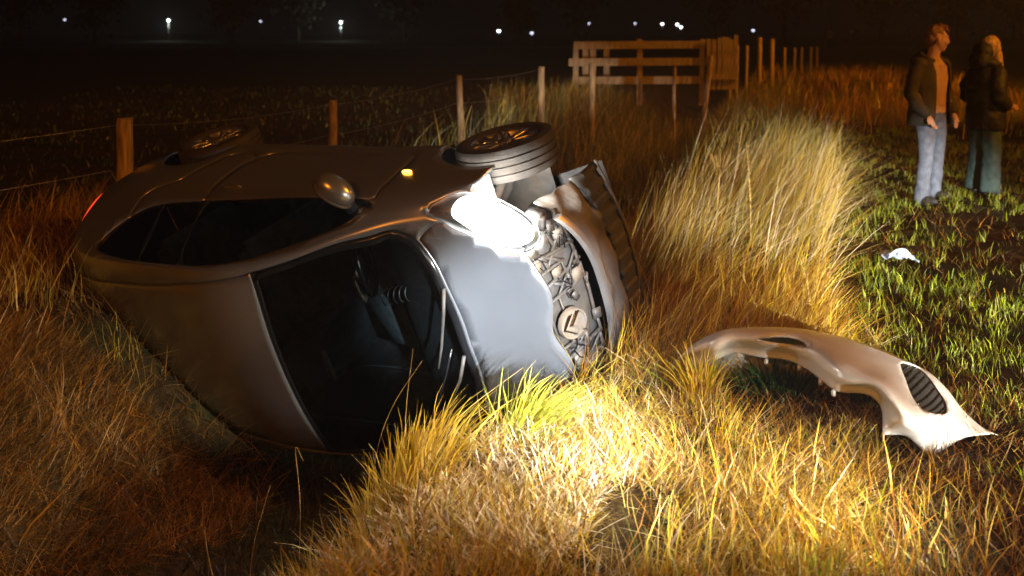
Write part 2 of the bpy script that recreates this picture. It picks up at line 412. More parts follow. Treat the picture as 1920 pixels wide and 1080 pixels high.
def _hermite(xs,ys,q):
    # monotone-ish finite difference cubic (Catmull-Rom nonuniform)
    m=np.zeros_like(ys); d=(ys[1:]-ys[:-1])/(xs[1:]-xs[:-1])[:,None] if ys.ndim>1 else (ys[1:]-ys[:-1])/(xs[1:]-xs[:-1])
    h=(xs[1:]-xs[:-1]); h=h[:,None] if ys.ndim>1 else h
    m[1:-1]=(d[:-1]*h[1:]+d[1:]*h[:-1])/(h[1:]+h[:-1]); m[0]=d[0]; m[-1]=d[-1]
    q=np.clip(q,xs[0],xs[-1]); i=np.clip(np.searchsorted(xs,q)-1,0,len(xs)-2)
    t=(q-xs[i])/(xs[i+1]-xs[i]); hh=xs[i+1]-xs[i]
    if ys.ndim>1: t=t[:,None];hh=hh[:,None]
    return ((1+2*t)*(1-t)**2)*ys[i]+t*(1-t)**2*hh*m[i]+t*t*(3-2*t)*ys[i+1]+t*t*(t-1)*hh*m[i+1]
def S(u,v):
    """u: x ; v in [-8,8], |v|=8-k ; v>0 left; v=0 centre"""
    u=np.atleast_1d(np.asarray(u,float));v=np.atleast_1d(np.asarray(v,float))
    prof=_hermite(XS,G.reshape(len(XS),-1),u).reshape(-1,NP,2)
    # extend mirrored past centre for smoothness: index w=NP-1-|v|
    ext=np.concatenate([prof,prof[:,-2:-3:-1]*[-1,1]],1)
    w=(NP-1)-np.abs(v)
    i=np.clip(np.floor(w).astype(int),0,NP-2);t=(w-i)[:,None]
    r=np.arange(len(u))
    def g(j): return ext[r,np.clip(j,0,NP)]
    p0,p1,p2,p3=g(i-1),g(i),g(i+1),g(i+2)
    p0=np.where((i==0)[:,None],2*p1-p2,p0)
    q=.5*((2*p1)+(p2-p0)*t+(2*p0-5*p1+4*p2-p3)*t*t+(3*p1-p0-3*p2+p3)*t**3)
    y=q[:,0]*np.where(v<0,-1,1)
    return np.stack([u,y,q[:,1]],-1)
car = empty('crashed_car')
car.matrix_world = Matrix([[*CAR_R[0], CAR_T[0]], [*CAR_R[1], CAR_T[1]], [*CAR_R[2], CAR_T[2]], [0, 0, 0, 1]])
tag(car, 'silver grey hatchback lying on its side in the ditch with one headlight lit', 'car')
VS = 0.16
def Sn(u, v):
    e = 1e-3
    a = S(u + e, v) - S(u - e, v); v = np.asarray(v, float)
    b = S(u, np.clip(v + e, 1e-6, 8)) - S(u, np.clip(v - e, 1e-6, 8))
    n = np.cross(a, b); n /= np.linalg.norm(n, axis=1)[:, None] + 1e-12
    P = S(u, v); s = np.sign((n * np.stack([0 * P[:, 0], P[:, 1] + 1e-4, P[:, 2] - 0.6], -1)).sum(1)); s[s == 0] = 1
    return n * s[:, None]
def spline(P, closed=False, step=0.025):
    P = np.array(P, float); n = len(P); out = []
    rngi = range(n if closed else n - 1)
    for i in rngi:
        g = (lambda j: P[j % n]) if closed else (lambda j: P[min(max(j, 0), n - 1)])
        p0, p1, p2, p3 = g(i - 1), g(i), g(i + 1), g(i + 2)
        L = np.hypot((p2 - p1)[0], (p2 - p1)[1] * VS); k = max(1, int(round(L / step)))
        for t in np.arange(k) / k:
            out.append(.5 * (2 * p1 + (p2 - p0) * t + (2 * p0 - 5 * p1 + 4 * p2 - p3) * t * t + (3 * p1 - p0 - 3 * p2 + p3) * t ** 3))
    if not closed: out.append(P[-1])
    return np.array(out)
def inpoly(pt, poly):
    x, y = pt[:, 0], pt[:, 1]; r = np.zeros(len(pt), bool); j = len(poly) - 1
    for i in range(len(poly)):
        xi, yi = poly[i]; xj, yj = poly[j]
        c = ((yi > y) != (yj > y)) & (x < (xj - xi) * (y - yi) / ((yj - yi) if yj != yi else 1e-12) + xi)
        r ^= c; j = i
    return r
def segdist(pts, poly):
    """distance of points to an open polyline (scaled metric)"""
    a = poly[:-1] * [1, VS]; b = poly[1:] * [1, VS]; p = pts * [1, VS]; d = np.full(len(p), 1e9)
    for s, e in zip(a, b):
        w = e - s; t = np.clip(((p - s) @ w) / (w @ w + 1e-12), 0, 1); d = np.minimum(d, np.hypot(*(p - s - t[:, None] * w).T))
    return d
def vflank(u, z):
    v = np.linspace(3.6, 8, 200); zz = S(np.full(200, u), v)[:, 2]
    return float(np.interp(-z, -zz, v))
def arch(cx, cz, r):
    out = [(cx + r, 8.0)]
    for a in np.linspace(0, math.pi, 25):
        z = cz + r * math.sin(a)
        if z > 0.19: out.append((cx + r * math.cos(a), vflank(cx + r * math.cos(a), z)))
    out.append((cx - r, 8.0)); return out
def close0(P): return np.array(P)
L_ws = np.vstack([spline([(.205, 0), (.20, 1.2), (.165, 2.05)]), spline([(.165, 2.05), (.4, 2.12), (.577, 2.14), (.75, 2.08), (.866, 2.03), (.923, 2.06), (.978, 2.06), (1.032, 1.95), (1.087, 1.80), (1.132, 1.53), (1.171, 1.23), (1.193, .9), (1.209, .65), (1.219, .35), (1.219, 0)])[1:]])
def shrink(poly, d):
    q = poly * [1, VS]; c = q.mean(0); n = len(q); out = []
    area = 0.5 * np.sum(q[:, 0] * np.roll(q[:, 1], -1) - np.roll(q[:, 0], -1) * q[:, 1]); sg = 1 if area > 0 else -1
    for i in range(n):
        t = q[(i + 1) % n] - q[i - 1]; t /= np.hypot(*t) + 1e-12
        out.append(q[i] + sg * d * np.array([-t[1], t[0]]))
    return np.array(out) / [1, VS]
L_wsi = shrink(L_ws, 0.035); L_wsi[:, 1] = np.maximum(L_wsi[:, 1], 0); L_wsi[0] = (L_wsi[1][0], 0); L_wsi[-1] = (L_wsi[-2][0], 0)
L_lamp = spline([(1.157, 3.08), (1.194, 3.68), (1.296, 4.24), (1.381, 4.31), (1.529, 4.0), (1.644, 3.41), (1.706, 2.86), (1.729, 2.19), (1.727, 1.83), (1.663, 1.57), (1.573, 1.5), (1.491, 1.58), (1.389, 1.82), (1.265, 2.17)], True)
L_lit = spline([(1.305, 3.2), (1.335, 3.85), (1.40, 4.06), (1.52, 3.80), (1.624, 3.28), (1.682, 2.76), (1.704, 2.17), (1.70, 1.91), (1.65, 1.70), (1.573, 1.62), (1.50, 1.70), (1.405, 1.94), (1.32, 2.5)], True)
leadL = [(1.642, 1.50), (1.695, 1.06), (1.729, .67), (1.722, .46), (1.69, .13), (1.683, 0)]
L_hood = np.vstack([spline([(1.237, 0), (1.236, .4), (1.209, .9), (1.186, 1.23), (1.147, 1.53), (1.11, 1.74)]), spline([(1.11, 1.74), (1.17, 2.0), (1.265, 2.30)])[1:], spline([(1.265, 2.30), (1.389, 1.98), (1.491, 1.76), (1.573, 1.66), (1.642, 1.66)])[1:], spline([(1.642, 1.66)] + leadL)[1:]])
L_cut = np.vstack([[(1.46, 8.0), (1.44, 6.5)], spline([(1.42, 5.6), (1.40, 5.0), (1.37, 4.6), (1.381, 4.36)]), spline([(1.381, 4.33), (1.534, 4.03), (1.651, 3.43), (1.714, 2.86), (1.737, 2.19), (1.733, 1.81), (1.67, 1.53), (1.642, 1.50)]), spline(leadL)[1:], [(2.0, 0), (2.0, 8)]])
w_front = spline([(-.515, 3.97), (-.153, 4.0), (.37, 4.12), (.66, 4.08), (.775, 3.90), (.793, 3.70), (.742, 3.39), (.677, 3.24), (.535, 3.17), (.338, 3.10), (.131, 2.98), (-.109, 2.90), (-.37, 2.81)], True)
w_rear = spline([(-.585, 3.97), (-.79, 3.95), (-.91, 3.92), (-.84, 3.35), (-.80, 2.82), (-.64, 2.80), (-.44, 2.80)], True)
w_quarter = spline([(-.945, 3.91), (-1.04, 3.84), (-1.163, 3.69), (-1.28, 3.36), (-1.32, 3.03), (-1.23, 2.90), (-1.092, 2.84), (-.84, 2.81), (-.88, 3.35)], True)
L_dlo = spline([(-1.345, 3.0), (-1.325, 3.34), (-1.175, 3.75), (-.965, 3.98), (-.553, 4.04), (-.153, 4.07), (.37, 4.19), (.70, 4.14), (.82, 3.74), (.742, 3.31), (.677, 3.17), (.535, 3.10), (.338, 3.03), (.131, 2.91), (-.109, 2.83), (-.392, 2.73), (-.715, 2.73), (-1.092, 2.77)], True)
L_rw = spline([(-1.60, 0.0), (-1.60, .8), (-1.63, 1.5), (-1.80, 1.72), (-1.88, 1.4), (-1.89, .7), (-1.89, 0.0)])
L_tail = spline([(-1.925, 3.2), (-1.82, 3.3), (-1.77, 3.9), (-1.77, 4.7), (-1.82, 5.3), (-1.925, 5.25)], True)
L_archF = np.array(arch(1.27, 0.27, 0.355)); L_archR = np.array(arch(-1.25, 0.25, 0.35))
seams = dict(
    roof=spline([(-1.62, 1.50), (-1.35, 1.56), (-1.061, 1.64), (-.603, 1.74), (-.2, 1.89), (.15, 2.02)]),
    door=spline([(.817, 4.22), (.818, 4.7), (.83, 5.5), (.82, 6.1), (.75, 6.45), (.3, 6.55), (-.15, 6.60), (-.42, 6.5), (-.535, 6.15), (-.566, 5.58), (-.566, 4.96), (-.556, 4.06)]),
    rdoor=spline([(-.52, 6.3), (-.65, 6.5), (-.82, 6.4), (-.90, 5.9), (-.97, 5.3), (-1.13, 4.9), (-1.20, 4.4), (-1.20, 3.80)]),
    hatch=spline([(-1.60, 0), (-1.605, .8), (-1.62, 1.6), (-1.72, 2.4), (-1.80, 3.2)]),
)
closed_loops = [L_lamp, L_lit, w_front, w_rear, w_quarter, L_dlo, L_tail]
open_loops = [L_ws, L_wsi, L_hood, L_cut, L_rw, L_archF, L_archR]
seam_lines = []
for k, P in seams.items():
    t = np.gradient(P * [1, VS], axis=0); t /= np.hypot(*t.T)[:, None]; n = np.stack([-t[:, 1], t[:, 0]], -1)
    for d in (-0.007, 0.007): seam_lines.append((P * [1, VS] + n * d) / [1, VS])
    seam_lines.append(P)
gu = np.arange(-1.95, 1.79, 0.045); gvv = np.arange(0, 8.01, 0.25)
GU, GV = np.meshgrid(gu, gvv); grid = np.stack([GU.ravel(), GV.ravel()], -1)
allp = [np.vstack([c, c[:1]]) for c in closed_loops] + open_loops + seam_lines
keep = np.ones(len(grid), bool)
for P in allp: keep &= (segdist(grid, P) > 0.013)
keep |= (grid[:, 1] < 1e-6) & (np.abs(np.mod(grid[:, 0] * 1000, 45)) > -1)
pts = [tuple(p) for p in grid[keep] * [1, VS]]; edges = []
for P in allp:
    n = len(pts); P = P.copy(); P[:, 1] = np.clip(P[:, 1], 0, 8); pts += [tuple(p) for p in P * [1, VS]]
    edges += [(n + i, n + i + 1) for i in range(len(P) - 1)]
cv, ce, cf, *_ = delaunay_2d_cdt([Vector(p) for p in pts], edges, [], 0, 1e-5)
UV = np.array([(p.x, p.y / VS) for p in cv]); TRI = np.array([tuple(f) for f in cf if len(f) == 3])
UV[:, 1] = np.clip(UV[:, 1], 0, 8)
cen = UV[TRI].mean(1)
ar = np.abs(np.cross(UV[TRI[:, 1]] - UV[TRI[:, 0]], UV[TRI[:, 2]] - UV[TRI[:, 0]])); TRI = TRI[ar > 1e-9]; cen = cen[ar > 1e-9]
region = np.full(len(TRI), 'body', dtype=object)
def setreg(poly, name, only=None):
    m = inpoly(cen, poly)
    if only is not None: m &= only
    region[m] = name
door_poly = np.vstack([seams['door'], [(-.5, 3.97), (.79, 4.1)]])
rdoor_poly = np.vstack([[(-.556, 4.06), (-.566, 4.96), (-.566, 5.58), (-.535, 6.15), (-.52, 6.3)], seams['rdoor'], [(-1.18, 3.74), (-.95, 3.95)]])
roof_poly = np.vstack([[(-1.60, 0), (-1.605, .8), (-1.62, 1.45)], seams['roof'], [(.165, 2.05), (.20, 1.2), (.205, 0)]])
setreg(door_poly, 'front_door'); setreg(rdoor_poly, 'rear_door'); setreg(roof_poly, 'roof')
setreg(L_dlo, 'pillar'); setreg(w_front, 'wf'); setreg(w_rear, 'wr'); setreg(w_quarter, 'wq')
setreg(L_tail, 'tail_light')
setreg(np.vstack([L_ws]), 'frit'); setreg(np.vstack([L_wsi]), 'windscreen')
gap = np.vstack([L_ws[len(L_ws) // 2:], [(1.225, 0)]])
setreg(L_hood, 'hood'); setreg(np.vstack([L_rw, [(-1.6, 0)]]), 'rear_window')
setreg(L_cut, 'none'); setreg(L_archF, 'none'); setreg(L_archR, 'none')
setreg(L_lamp, 'lamp_housing'); setreg(L_lit, 'lamp_lit')
P3 = S(UV[:, 0], UV[:, 1]); N3 = Sn(UV[:, 0], UV[:, 1])
disp = np.zeros(len(UV))
for P in seams.values(): disp[segdist(UV, P) < 4e-4] = -0.009
for nm, poly, h in (('lamp', np.vstack([L_lamp, L_lamp[:1]]), 0.030),):
    inn = inpoly(UV, poly); dd = segdist(UV, poly); disp = np.where(inn, h * np.sqrt(np.clip(dd / 0.11, 0, 1)) + 0.001, disp)
P3 = P3 + N3 * disp[:, None]
# crumple of the front left wing
wob = 0.010 * fbm(UV[:, 0] * 9, UV[:, 1] * 2.0, 3) * sstep(1.0, 1.4, UV[:, 0]) * sstep(3.2, 4.5, UV[:, 1])
P3 = P3 + N3 * wob[:, None]
def shell_part(name, reg, material, side=0, parent=car, inset=0.0, thick=0.0, inner=None, mats=None):
    """side 1 left, -1 right, 0 both halves joined at the centre line"""
    T = TRI[np.isin(region, reg)]
    if len(T) == 0: return None
    ids, inv = np.unique(T, return_inverse=True); T = inv.reshape(-1, 3)
    P = P3[ids] - N3[ids] * inset; Nn = N3[ids]
    cr = np.cross(P[T[:, 1]] - P[T[:, 0]], P[T[:, 2]] - P[T[:, 0]]); fl = (cr * Nn[T[:, 0]]).sum(1) < 0
    T = np.where(fl[:, None], T[:, ::-1], T)
    Pr = P * [1, -1, 1]; Tr = T[:, ::-1]
    if side == 1: V, Fc = P, T
    elif side == -1: V, Fc = Pr, Tr
    else:
        V = np.vstack([P, Pr]); Fc = np.vstack([T, Tr + len(P)])
    o = obj(name, V, Fc, material, parent, mats=mats or ([material, inner] if inner else None))
    if side == 0:
        bm = bmesh.new(); bm.from_mesh(o.data); cvs = [v for v in bm.verts if abs(v.co.y) < 2e-4]
        bmesh.ops.remove_doubles(bm, verts=cvs, dist=5e-4); bm.to_mesh(o.data); bm.free()
    if thick > 0:
        md = o.modifiers.new('thickness', 'SOLIDIFY'); md.thickness = thick; md.offset = -1; md.material_offset = 1 if inner else 0; md.material_offset_rim = 0
    return o
pm, im = M['paint'], M['inner']
shell_part('body_shell', ['body'], pm, 0, thick=0.02, inner=im)
shell_part('roof_panel', ['roof'], pm, 0, thick=0.02, inner=im)
shell_part('bonnet', ['hood'], pm, 0, thick=0.018, inner=im)
ws = shell_part('windscreen', ['windscreen'], M['wsglass'], 0, inset=0.002)
shell_part('windscreen_border', ['frit'], M['trim'], 0, ws, inset=0.001, thick=0.006)
shell_part('rear_window', ['rear_window'], M['glass'], 0, inset=0.003)
for sd_ in (1, -1):
    d = shell_part('front_door', ['front_door'], pm, sd_, thick=0.03, inner=im)
    shell_part('rear_door', ['rear_door'], pm, sd_, thick=0.03, inner=im)
    shell_part('window_frame', ['pillar'], M['trim'], sd_, inset=0.001, thick=0.012)
    shell_part('side_window', ['wf'], M['glass'], sd_, inset=0.005)
    shell_part('rear_side_window', ['wr'], M['glass'], sd_, inset=0.005)
    shell_part('quarter_window', ['wq'], M['glass'], sd_, inset=0.005)
    shell_part('tail_light', ['tail_light'], M['redlens'], sd_)
    h = shell_part('headlight', ['lamp_housing'], M['reflector'], sd_, inset=0.012)
    shell_part('lamp_burner', ['lamp_lit'], M['headlamp'] if sd_ == 1 else M['reflector'], sd_, h, inset=0.008)
    shell_part('lens_cover', ['lamp_housing', 'lamp_lit'], M['lenscover'], sd_, h)
# the tail panel that closes the rear, and the floor pan
vv = np.linspace(-8, 8, 65); ring = S(np.full(65, -1.95), np.abs(vv)); ring[:, 1] *= np.sign(vv)
rv = np.vstack([ring, [[-1.955, 0, 0.6]]])
obj('tailgate', rv, [(i, i + 1, 65) for i in range(64)] + [(64, 0, 65)], pm, car)
us = np.linspace(-1.95, 1.5, 40); a = S(us, np.full(40, 8.0)); b = a * [1, -1, 1]; m_ = (a + b) / 2 - [0, 0, .02]
fl = MB().loft([list(map(tuple, a)), list(map(tuple, m_)), list(map(tuple, b))], close=False); fl.build('floor_pan', M['plastic'], car)
# bits on the flank
mb = MB()
mb.ellipsoid((-0.39, 0.893, 0.865), (0.085, 0.02, 0.016)); mb.build('door_handle', pm, car)
q = S(0.90, 5.55)[0]
MB().ellipsoid((q[0], q[1] + 0.006, q[2]), (0.035, 0.012, 0.013)).build('side_indicator', M['amberlens'], car)
# wing mirror: a shell with a foot
mir = MB()
ma = Vector((-.70, .70, .10)).normalized(); mf = Vector((.62, .70, -.25)); mf = (mf - ma * mf.dot(ma)).normalized(); mu = ma.cross(mf)
V = []; nu, nv = 24, 14
for i in range(nv + 1):
    a_ = math.pi * i / nv
    for k in range(nu):
        w = 2 * math.pi * k / nu; x_ = .085 * math.sin(a_) * math.cos(w)
        if x_ < -.03: x_ = -.03 + (x_ + .03) * .15
        V.append(tuple(Vector((.615, .955, 1.0)) + mf * x_ + ma * (.128 * math.cos(a_)) + mu * (.082 * math.sin(a_) * math.sin(w))))
Fm = [(i * nu + k, (i + 1) * nu + k, (i + 1) * nu + (k + 1) % nu, i * nu + (k + 1) % nu) for i in range(nv) for k in range(nu)]
mir.add(V, Fm); mo = mir.build('wing_mirror', M['paint'], car)
MB().tube([(0.64, 0.80, 0.95), (0.63, 0.88, 0.97), (0.61, 0.95, 1.0)], [0.04, 0.03, 0.03], 10).build('mirror_foot', M['plastic'], mo)
MB().ellipsoid(tuple(Vector((.615, .955, 1.0)) - mf * .036), (.006, .062, .10), Matrix((mf, mu, ma)).transposed()).build('mirror_glass', M['chrome'], mo)
MB().tube([tuple(Vector((.615, .955, 1.0)) - mf * .030 + ma * (.121 * math.cos(t_)) + mu * (.077 * math.sin(t_))) for t_ in np.linspace(0, 2 * math.pi, 33)], .009, 6).build('mirror_rim', M['plastic'], mo)
# wipers over the windscreen
def on_ws(u, v, h): 
    v = float(v); p = S(u, abs(v))[0]; n = Sn(np.array([u]), np.array([abs(v)]))[0]
    if v < 0: p = p * [1, -1, 1]; n = n * [1, -1, 1]
    return p + n * h
wpath = [(1.19, -.10, .03), (1.13, -.42, .035), (1.05, -.72, .03), (0.97, -.98, .022)]
wp = MB().tube([on_ws(*p) for p in wpath], [.012, .010, .008, .006], 6).build('wiper', M['plastic'], car)
MB().tube([on_ws(u, v, .012) for u, v in ((1.14, .02), (1.07, -.34), (.99, -.68), (.90, -1.02), (.82, -1.3))], .007, 5).build('wiper_blade', M['trim'], wp)
MB().tube([on_ws(*p) for p in ((1.195, .9, .03), (1.16, .55, .035), (1.10, .10, .028), (1.05, -.2, .02))], [.012, .010, .008, .006], 6).build('wiper', M['plastic'], car)
# ---------------- wheels
def wheel(c, steer=0, camber=0):
    w = empty('wheel'); w.parent = car; w.location = c; w.rotation_euler = (camber, 0, steer); w.scale = (.96, 1, .96)
    prof = [(.205, -.085), (.225, -.098), (.27, -.102), (.296, -.092), (.306, -.072)]
    for y0 in (-.045, 0.0, .045):
        prof += [(.3085, y0 - .020), (.3085, y0 - .005), (.300, y0 - .004), (.300, y0 + .004), (.3085, y0 + .005)]
    prof += [(.306, .072), (.296, .092), (.27, .102), (.225, .098), (.205, .085)]
    autosmooth(MB().lathe(prof, 64).build('tyre', M['tyre'], w), 40)
    MB().lathe([(.205, -.09), (.198, -.085), (.185, -.05), (.18, .03), (.188, .07), (.203, .088), (.212, .09), (.212, .082)], 48).build('rim', M['alloy'], w)
    rim = w.children[-1]
    for k in range(8):
        a = 2 * math.pi * k / 8 + .2; sp = MB()
        for da in (-.10, .10):
            pth = []
            for r, y in ((.035, .052), (.08, .066), (.14, .072), (.196, .076)):
                ang = a + da * (r / .19) * 1.1; pth.append((r * math.cos(ang), y, r * math.sin(ang)))
            sp.tube(pth, [.016, .013, .011, .012], 6)
        sp.build('spoke', M['alloy'], rim)
    autosmooth(MB().lathe([(0, .085), (.03, .083), (.042, .075), (.045, .05)], 24).build('hub_cap', M['alloy'], w))
    MB().lathe([(.0, -.02), (.13, -.02), (.13, .0), (0, .0)], 24).build('brake_disc', M['steel'], w)
    return w
wheel((1.29, .78, .27), rad(2), rad(-9)); wheel((-1.27, .80, .17), 0, rad(-5)); wheel((1.235, -.78, .33)); wheel((-1.24, -.78, .33))
# wheel-house liners and suspension arm
for cx, cz in ((1.27, .27), (-1.25, .25)):
    for sg in (1, -1):
        V = []; n = 20
        for y in (.83, .45):
            for a in np.linspace(1.25 if cx > 0 else -.1, math.pi + .1, n): V.append((cx + .365 * math.cos(a), sg * y, cz + .36 * math.sin(a)))
        mbl = MB().add(V, [(i, i + 1, n + i + 1, n + i) for i in range(n - 1)] + [tuple(range(n, 2 * n))]); mbl.build('wheel_liner', M['plastic'], car, False)
MB().tube([(1.24, .70, .22), (1.20, .55, .38), (1.18, .48, .62)], [.035, .03, .045], 10).build('suspension_strut', M['greyplastic'], car)
MB().tube([(1.24, .66, .16), (1.15, .5, .17), (1.05, .36, .18)], [.03, .035, .03], 8).build('suspension_arm', M['greyplastic'], car)
# ---------------- stripped nose: carrier, badge, beam, splash panel, undertray
def fx(y, z): return 1.70 + (0.86 - z) * 0.16 - (0.03 + 0.13 * np.clip((z - .3) / .4, 0, 1)) * (y / 0.62) ** 2 - 0.03 * np.clip((z - .6) / .25, 0, 1)
def nose_grid(name, y0, y1, zt, zb, material, dx=0.0, ny=40, nz=10, parent=car, wav=None, thick=0.012):
    V = []; Fq = []
    for i in range(ny + 1):
        y = y0 + (y1 - y0) * i / ny
        a = zt(y) if callable(zt) else zt; b = zb(y) if callable(zb) else zb
        for k in range(nz + 1):
            z = a + (b - a) * k / nz; V.append((fx(y, z) + dx + (wav(y, z) if wav else 0), y, z))
    for i in range(ny):
        for k in range(nz):
            q = i * (nz + 1) + k; Fq.append((q, q + nz + 1, q + nz + 2, q + 1))
    o = obj(name, V, Fq, material, parent)
    md = o.modifiers.new('thickness', 'SOLIDIFY'); md.thickness = thick; md.offset = -1
    return autosmooth(o, 30)
nose_grid('grille_backing', .60, -.62, lambda y: .855 - .10 * (y / .6) ** 2, .50, M['plastic'], -0.035)
lat = MB()
def strut(p, q, r=.011):
    pts_ = []
    for t in np.linspace(0, 1, 4):
        y = p[0] + (q[0] - p[0]) * t; z = p[1] + (q[1] - p[1]) * t; pts_.append((fx(y, z) - .010, y, z))
    lat.tube(pts_, r, 6, (1.0, 1.6))
ztop = lambda y: .845 - .10 * (y / .6) ** 2
cols = [.56, .47, .38, .30, .22, .14, -.16, -.26, -.36, -.46, -.56]
rn = random.Random(3)
for y in cols: strut((y, ztop(y)), (y + rn.uniform(-.03, .03), .51 + rn.choice((0, 0, .1))), .007 + .004 * rn.random())
rows = [lambda y: ztop(y), lambda y: .74 - .05 * (y / .6) ** 2, lambda y: .63, lambda y: .52]
for f in rows:
    for a_, b_ in zip(cols[:-1], cols[1:]):
        if rn.random() < .78: strut((a_, f(a_)), (b_, f(b_) + rn.uniform(-.015, .015)), .006 + .005 * rn.random())
for i, (a_, b_) in enumerate(zip(cols[:-1], cols[1:])):
    if a_ > .1 and b_ < -.1: continue
    if i % 2 == 0: strut((a_, .63), (b_, rows[1](b_)), .008); strut((a_, rows[1](a_)), (b_, .63), .008)
    else: strut((a_, .52), (b_, .63), .008)
lat.build('grille_carrier', M['plastic'], car)
for (y, z, s) in ((.43, .76, .05), (.34, .79, .045), (.43, .575, .045), (.26, .69, .04), (-.30, .70, .05), (-.41, .58, .05), (.18, .575, .05)):
    MB().box((fx(y, z) - .008, y, z), (.03, s * 1.5, s * 1.6), Matrix.Rotation(rad(-12), 3, 'Y'), bev=.006).build('clip_block', M['greyplastic'], car)
eo = Vector((1.742, -.015, .765)); ez = Vector((1, 0, .45)).normalized(); ey = Vector((0, 1, 0)); ex = ey.cross(ez)
def onbadge(a, b, h): return eo + ey * a + ex * b + ez * h
bd = MB(); n = 40
prof = [(0, .004), (.055, .004), (.072, .002), (.078, .012), (.086, .012), (.090, .0), (.090, -.02)]
V = [onbadge(r * math.cos(2 * math.pi * k / n), r * math.sin(2 * math.pi * k / n), h) for k in range(n) for r, h in prof]
m_ = len(prof); bd.add(V, [(k * m_ + i, k * m_ + i + 1, ((k + 1) % n) * m_ + i + 1, ((k + 1) % n) * m_ + i) for k in range(n) for i in range(m_ - 1)])
badge = autosmooth(bd.build('badge', M['greyplastic'], car), 30)
for off in (-.026, .028):
    ch = MB(); A = [(-.066, off - .038), (0, off + .030), (.066, off - .038)]
    for (p0, p1) in ((A[0], A[1]), (A[1], A[2])):
        w_ = .030
        q_ = [onbadge(p0[0], -p0[1], .004), onbadge(p1[0], -p1[1], .004), onbadge(p1[0], -p1[1] - w_, .004), onbadge(p0[0], -p0[1] - w_, .004),
              onbadge((p0[0] + 0) , -p0[1] - w_ / 2, .022), onbadge(p1[0], -p1[1] - w_ / 2, .022)]
        ch.add(q_, [(0, 1, 5, 4), (3, 4, 5, 2), (0, 4, 3), (1, 2, 5)])
    ch.build('chevron', M['chrome'], badge, False)
bz = lambda y: .44 + .10 * np.clip((y - .12) / .4, 0, 1.3) ** 2 + .06 * np.clip((-y - .12) / .4, 0, 1.3) ** 2
beam = MB(); rings = []
for y in np.linspace(.53, -.60, 30):
    x = fx(y, bz(y)) + .01; z = bz(y); rings.append([(x, y, z - .030), (x + .030, y, z - .024), (x + .034, y, z), (x + .030, y, z + .024), (x, y, z + .030), (x - .02, y, z)])
beam.loft(rings); autosmooth(beam.build('bumper_beam', M['steel'], car), 25)
nose_grid('splash_panel', .64, -.62, lambda y: bz(y) - .025, lambda y: .235 + .10 * np.clip((y - .1) / .5, 0, 1.2) ** 2, M['greyplastic'], -0.012, 48, 10,
          wav=lambda y, z: .010 * math.sin(y * 21) * math.sin(z * 30) + .012 * math.sin(z * 55))
nose_grid('undertray', .66, -.64, lambda y: .24 + .10 * np.clip((y - .1) / .5, 0, 1.2) ** 2, lambda y: .09 + .07 * np.clip((y - .2) / .4, 0, 1.2), M['plastic'], -0.005, 96, 6,
          wav=lambda y, z: .014 * (1 if math.sin(y * 62) > 0.25 else 0) * (1 if .11 < z < .30 else 0))
lip = MB().tube([(fx(y, .09) + .004, y, .088 + .07 * np.clip((y - .2) / .4, 0, 1.2)) for y in np.linspace(.67, -.66, 30)], .009, 6); lip.build('undertray_lip', M['greyplastic'], car)
fl2 = MB(); a = [(fx(y, .10) - .01, y, .085) for y in np.linspace(.62, -.64, 16)]; b = [(1.30, y, .15) for y in np.linspace(.5, -.5, 16)]
fl2.loft([a, b], close=False); fl2.build('undertray_floor', M['plastic'], car)
MB().box((1.655, .47, .715), (.05, .09, .10), Matrix.Rotation(rad(20), 3, 'X'), bev=.012).build('lamp_bracket', M['steel'], car)
MB().box((1.60, .55, .62), (.12, .12, .10), Matrix.Rotation(rad(-15), 3, 'Z'), bev=.02).build('lamp_mount', M['plastic'], car)
nose_c = MB().box((1.48, 0, .50), (.22, .95, .42), bev=.02); nose_c.build('radiator', M['inner'], car)
MB().tube([(1.62, .62, .50), (1.66, .50, .53), (1.68, .42, .60), (1.66, .36, .66)], .012, 6).build('loose_hose', M['plastic'], car)
for k in range(9):
    y0, z0 = rn.uniform(-.5, .55), rn.uniform(.48, .80); P = [(fx(y0, z0) + .012, y0, z0)]
    for j in range(4):
        y0 += rn.uniform(-.09, .09); z0 = min(max(z0 + rn.uniform(-.07, .06), .45), ztop(min(max(y0, -.6), .6)) - .02); P.append((fx(y0, z0) + rn.uniform(.0, .022), y0, z0))
    MB().tube(P, rn.uniform(.003, .008), 6).build('torn_cable', M['trim'], car)
for k in range(8):
    y0, z0 = rn.uniform(-.45, .56), rn.uniform(.50, .76)
    MB().box((fx(y0, z0) + .004, y0, z0), (.008, rn.uniform(.03, .09), rn.uniform(.02, .07)), Matrix.Rotation(rn.uniform(-.7, .7), 3, 'X') @ Matrix.Rotation(rn.uniform(-.6, .3), 3, 'Y'), bev=.003).build('broken_bracket', M[rn.choice(('plastic', 'greyplastic', 'trim'))], car)
